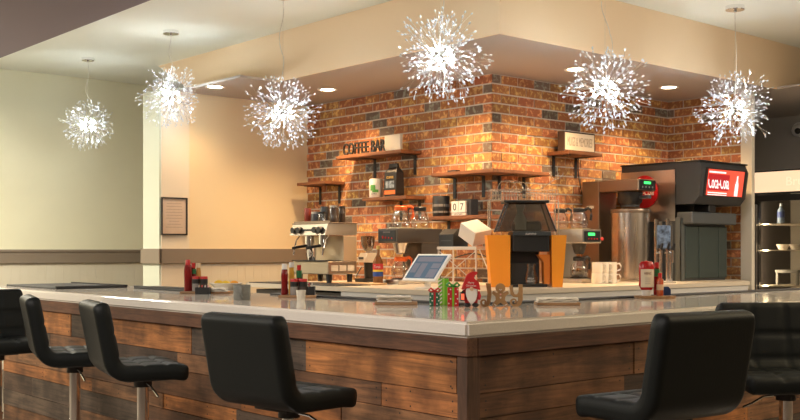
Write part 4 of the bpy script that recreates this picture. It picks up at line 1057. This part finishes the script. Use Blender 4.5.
# bowl of lemon
x, y = atD(226, 6.45)
bl = thing('fruit_bowl', 'shallow white bowl holding yellow citrus wedges', 'bowl', (x, y, ZT))
b = BM(); lathe(b, [(0, 0), (.05, 0), (.085, .035), (.105, .05), (.10, .052), (.08, .04), (.045, .008), (0, .008)], n=32); obj('bowl', b, M_mug, bl, True)
def wedge(dx, dy, rz, label, col, sz=.03):
    b = BM(); n = 8; A = []
    for i in range(n + 1):
        a = PI * i / n; A.append((sz * math.cos(a), sz * .75 * math.sin(a)))
    vs = prism(b, [(p[0], p[1]) for p in A], 1, -.011, .011)
    o = obj('citrus_wedge', b, mat('citrus_' + str(col[1])[:4], col, .35), None, False, loc=(x + dx, y + dy, ZT + .046), rz=rz)
    tag(o, label, 'citrus wedge', 'citrus wedges in the white bowl')
wedge(-.045 * RT[0], -.045 * RT[1], YAW + .2, 'yellow citrus wedge at the left side of the white bowl', (.85, .58, .04))
wedge(.0, .0, YAW - .3, 'yellow citrus wedge in the middle of the white bowl', (.88, .62, .05), .026)
wedge(.05 * RT[0], .05 * RT[1], YAW + .4, 'deeper orange citrus wedge at the right side of the white bowl', (.80, .36, .04), .026)
# grey mug
x, y = atD(242, 5.28)
mug((x, y, ZT), YAW - 1.5, 'grey stoneware mug standing on the worktop left of the centre condiments', mat('grey_stoneware', (.20, .20, .18), .5, noise=.15, nscale=60), .043, .078)
# middle caddy
board(298, 5.58, .20, .13, 'thin wooden board under the centre condiment group')
sauce('ketchup_bottle', 'curved dark red ketchup bottle in the centre condiment group', onb(284.5, 5.58), YAW, M_ketch, M_white, .168, False, False, .019, .022)
bottle('mustard_bottle', 'yellow mustard bottle with white cap in the centre condiment group', 'bottle', onb(291.5, 5.63), .016, .175, mat('mustard_yellow', (.72, .40, .05), .3), M_white, .014)
bottle('hot_sauce_bottle', 'green-collared hot sauce bottle with red cap in the centre condiment group', 'bottle', onb(299, 5.63), .0145, .16, M_ketch, M_red, .011, [('green_collar', mat('green_collar', (.02, .16, .05), .4), .09, .13)])
shaker('red-lidded shaker in the centre condiment group, nearer the mustard', onb(294.3, 5.55), M_spice)
shaker('red-lidded shaker in the centre condiment group, nearer the packet holder', onb(303, 5.55), M_pepper)
ph = thing('packet_holder', 'black holder full of sauce packets behind the small clear cup', 'tray', onb(309.5, 5.58), YAW)
b = BM(); box(b, -.03, .03, -.03, .03, 0, .006); box(b, -.03, -.026, -.03, .03, .006, .045); box(b, .026, .03, -.03, .03, .006, .045); box(b, -.026, .026, -.03, -.026, .006, .045); box(b, -.026, .026, .026, .03, .006, .045); obj('holder', b, M_black, ph)
for k in range(3):
    b = BM(); prism(b, [(-.02 + k * .014, .008), (-.016 + k * .014, .008), (-.012 + k * .014, .062), (-.018 + k * .014, .062)], 1, -.02, .02); obj('packet', b, mat('packet_%d' % k, (.5, .5, .5), .5), ph)
x, y = atD(301, 5.30)
o = tag(obj('portion_cup', (lambda bm: (lathe(bm, [(0, 0), (.020, 0), (.026, .05), (.0245, .05), (.0185, .003), (0, .003)], n=24), bm)[1])(BM()), mat('frosted_cup', (.72, .66, .55), .25), None, True, loc=(x, y, ZT)), 'small frosted portion cup in front of the centre condiments', 'cup')
# right caddy
b = BM(); lathe(b, [(0, 0), (.105, 0), (.11, .006), (.11, .014), (0, .014)], n=40, sx=1, sy=.62)
x, y = atD(655, 5.46)
tag(obj('wooden_tray', b, M_board, None, True, loc=(x, y, ZT), rz=YAW), 'oval wooden tray under the right-hand condiments', 'tray')
sauce('ketchup_bottle', 'upside-down red ketchup bottle with a big cream label on the oval tray', onb(646.5, 5.48), YAW, mat('ketchup_bright', (.42, .01, .012), .22), M_white, .185, True, True, .041, .028)
bottle('hot_sauce_bottle', 'green-collared hot sauce bottle with red cap behind the big ketchup bottle', 'bottle', onb(656.5, 5.54), .016, .175, M_ketch, M_red, .012, [('green_collar', mat('green_collar', (.02, .16, .05), .4), .10, .14)])
bottle('pepper_sauce_bottle', 'small orange-red pepper sauce bottle in front on the oval tray', 'bottle', onb(660, 5.46), .0175, .12, mat('pepper_sauce', (.45, .07, .015), .25), M_red, .010, [('band', mat('band_cream', (.6, .4, .25), .5), .03, .06)])
pt = thing('packet_holder', 'dark blue packet holder at the right end of the oval tray', 'tray', onb(666.5, 5.52), YAW)
b = BM(); prism(b, [(-.018, 0), (.018, 0), (.018, .03), (.006, .046), (-.018, .046)], 1, -.02, .02); obj('holder', b, mat('navy_plastic', (.012, .035, .14), .4), pt)
# ------------------------------------------------------------------ Christmas decorations
def deco(px, D): x, y = atD(px, D); return (x, y, ZT)
def bow(bm, z, s_, y=0):
    for sg in (-1, 1):
        tube(bm, [(0, y, z), (sg * s_ * .7, y - .003, z + s_ * .55), (sg * s_ * 1.1, y, z + s_ * .15), (sg * s_ * .75, y + .003, z - s_ * .2), (0, y, z)], s_ * .2, 6)
    ball(bm, (0, y, z), s_ * .28, sub=1)
def gift(label, px, D, w_, h, body, ribbon, dots=None, stripes=None, bowm=None, bs=.016, d=.03):
    t = thing('gift_block', label, 'decoration', deco(px, D), YAW, 'wooden gift block decorations')
    b = BM(); box(b, -w_ / 2, w_ / 2, -d / 2, d / 2, 0, h, .002); obj('block', b, body, t)
    b = BM(); box(b, -w_ * .09, w_ * .09, -d / 2 - .0012, -d / 2, .001, h); box(b, -w_ * .09, w_ * .09, -d / 2, d / 2, h, h + .001); obj('ribbon', b, ribbon, t)
    if bowm: b = BM(); bow(b, h + bs * .25, bs); obj('bow', b, bowm, t, True)
    if dots:
        b = BM(); 
        for i in range(4):
            for j in (-1, 1):
                zz = h * (.15 + i * .25); xx = j * w_ * .32 + (.004 if i % 2 else -.004); cyl(b, (xx, -d / 2 - .0008, zz), (xx, -d / 2, zz), .0035, n=8)
        tag(obj('dots', b, dots, t), kind='stuff')
    if stripes:
        b = BM()
        for i in range(7):
            zz = i * h / 7
            for sg in (-1,): prism(b, [(-w_ / 2, zz), (-w_ / 2, zz + .008), (-w_ * .15, min(h, zz + .020)), (-w_ * .15, min(h - .001, zz + .012))], 1, -d / 2 - .0008, -d / 2)
        tag(obj('stripes', b, stripes, t), kind='stuff')
    return t
G_dark = mat('deco_green', (.015, .13, .06), .5); G_lime = mat('deco_lime', (.16, .52, .02), .5); R_deco = mat('deco_red', (.50, .012, .02), .5); W_deco = mat('deco_white', (.8, .76, .7), .5); R_bow = mat('bow_red', (.62, .02, .02), .4); G_bow = mat('bow_green', (.03, .30, .04), .4)
gift('small dark green gift block with white dots and a red bow', 434.5, 4.70, .047, .062, G_dark, R_deco, W_deco, None, R_bow, .024)
gift('tall lime green gift block with black and white stripes', 443.5, 4.80, .048, .122, G_lime, mat('lime_ribbon', (.35, .7, .1), .5), None, W_deco, None)
gift('red gift block with white dots, lime ribbon and a green bow', 453, 4.69, .050, .085, R_deco, G_lime, W_deco, None, G_bow, .027)
gn = thing('gnome_figurine', 'wooden Christmas gnome with red hat, white beard and lantern', 'figurine', deco(471, 4.60), YAW)
b = BM(); lathe(b, [(0, .022), (.028, .022), (.034, .04), (.030, .08), (.02, .10), (0, .105)], n=22, sx=1, sy=.6); obj('body', b, R_deco, gn, True)
b = BM()
prism(b, [(-.024, .085), (.026, .085), (.027, .055), (.020, .03), (.002, .014), (-.014, .028), (-.024, .055)], 1, -.028, -.012)
bmesh.ops.bevel(b, geom=list(b.edges), offset=.004, segments=2, affect='EDGES'); obj('beard', b, W_deco, gn, True)
b = BM(); prism(b, [(-.044, .078), (.0, .092), (.040, .076), (.036, .10), (.030, .118), (.008, .128), (.012, .142), (.030, .152), (.022, .160), (.0, .158), (-.020, .145), (-.030, .12)], 1, -.030, .012)
bmesh.ops.bevel(b, geom=[e for e in b.edges], offset=.003, segments=2, affect='EDGES'); ht = obj('hat', b, mat('hat_red', (.55, .012, .015), .5), gn, True)
text('lettering', 'Merry\nChristmas', W_deco, ht, (-.002, -.0305, .104), 0, .045, .022, .0008)
b = BM(); ball(b, (.0, -.032, .083), .009, sub=2); obj('nose', b, mat('skin_wood', (.72, .48, .30), .5), gn, True)
for xx in (-.017, .019):
    b = BM(); ball(b, (xx, -.008, .010), .014, 1.15, 1.2, .72, 2)
    for v in b.verts: v.co.z = max(v.co.z, 0)
    cyl(b, (xx, 0, .012), (xx, 0, .035), .008, n=12); obj('boot', b, M_black, gn, True)
    b = BM(); cyl(b, (xx, -.0, .019), (xx, -.0, .025), .011, n=14); obj('boot_cuff', b, R_deco, gn, True)
b = BM(); box(b, -.048, -.028, -.026, -.008, .030, .034); box(b, -.048, -.028, -.026, -.008, .062, .068); box(b, -.048, -.046, -.026, -.008, .034, .062); box(b, -.030, -.028, -.026, -.008, .034, .062); box(b, -.042, -.034, -.019, -.013, .068, .074); ln = obj('lantern', b, M_black, gn)
b = BM(); box(b, -.044, -.032, -.022, -.012, .034, .060); obj('lantern_light', b, mat('lantern_red', (.5, .05, .02), .4, emis=(1, .12, .05), es=.6), ln)
b = BM(); tube(b, [(.032, -.01, .07), (.038, -.016, .05), (.034, -.02, .035)], .007, 8); tube(b, [(-.03, -.0, .075), (-.036, -.012, .06)], .007, 8); obj('arms', b, R_deco, gn, True)
jy = thing('joy_sign', 'brown standing letters spelling JOY with a gingerbread man as the O', 'decoration', deco(503, 4.66), YAW)
M_ging = mat('gingerbread_wood', (.36, .20, .08), .6, noise=.1, nscale=60)
def scroll(bm, cx, cz, r0, turns, start, sgn, wd, y0=-.009, y1=.009):
    n = 26; inn, out = [], []
    for i in range(n + 1):
        q = i / n; a = start + sgn * turns * 2 * PI * q; r = r0 * (1 - .62 * q)
        out.append((cx + r * math.cos(a), cz + r * math.sin(a))); inn.append((cx + (r - wd * (1 - .3 * q)) * math.cos(a), cz + (r - wd * (1 - .3 * q)) * math.sin(a)))
    for i in range(n): prism(bm, [out[i], out[i + 1], inn[i + 1], inn[i]], 1, y0, y1)
b = BM()
prism(b, [(-.077, .105), (-.056, .103), (-.052, .06), (-.056, .02), (-.068, .0), (-.090, .0), (-.086, .008), (-.074, .02), (-.070, .06)], 1, -.009, .009)
scroll(b, -.086, .020, .020, .95, -PI / 2, -1, .009)
obj('letter_j', b, M_ging, jy)
b = BM()
prism(b, [(.028, .092), (.044, .096), (.044, .07), (.052, .055), (.064, .055), (.070, .068), (.070, .10), (.088, .100), (.088, .03), (.080, .008), (.066, 0), (.044, 0), (.046, .008), (.06, .012), (.068, .026), (.068, .042), (.048, .042), (.034, .055)], 1, -.009, .009)
scroll(b, .050, .022, .022, .95, -PI / 2, -1, .009)
obj('letter_y', b, M_ging, jy)
b = BM(); cyl(b, (-.012, -.009, .083), (-.012, .009, .083), .0215, n=24)
prism(b, [(-.020, .066), (-.004, .066), (.004, .062), (.020, .070), (.026, .060), (.010, .045), (.008, .030), (.024, .010), (.018, 0), (.006, .004), (-.012, .018), (-.030, .004), (-.042, 0), (-.048, .010), (-.032, .030), (-.034, .045), (-.050, .060), (-.044, .070), (-.028, .062)], 1, -.009, .009)
g_ = obj('gingerbread_man', b, M_ging, jy)
for zz, c in ((.055, mat('pink_button', (.75, .35, .3), .5)), (.04, W_deco)):
    b = BM(); cyl(b, (-.012, -.011, zz), (-.012, -.009, zz), .004, n=12); obj('button', b, c, g_)
b = BM(); tube(b, [(-.042, -.0095, .012), (-.032, -.0095, .006)], .0015, 4); tube(b, [(.018, -.0095, .012), (.008, -.0095, .006)], .0015, 4); tube(b, [(-.018, -.0095, .078), (-.012, -.0095, .074), (-.006, -.0095, .078)], .0012, 4); obj('icing_lines', b, W_deco, g_)
b = BM(); box(b, -.03, .09, -.08, .08, 0, .012, .003)
b.free()
# board on the back counter before the espresso machine
b = BM(); box(b, 4.79, 4.93, 5.80, 6.20, ZT, ZT + .014, .004); tag(obj('cutting_board', b, wood('pale_board', 1, attr=False, base=(.55, .36, .18), grain=.25)), 'pale wooden cutting board on the back counter below the espresso machine', 'board')
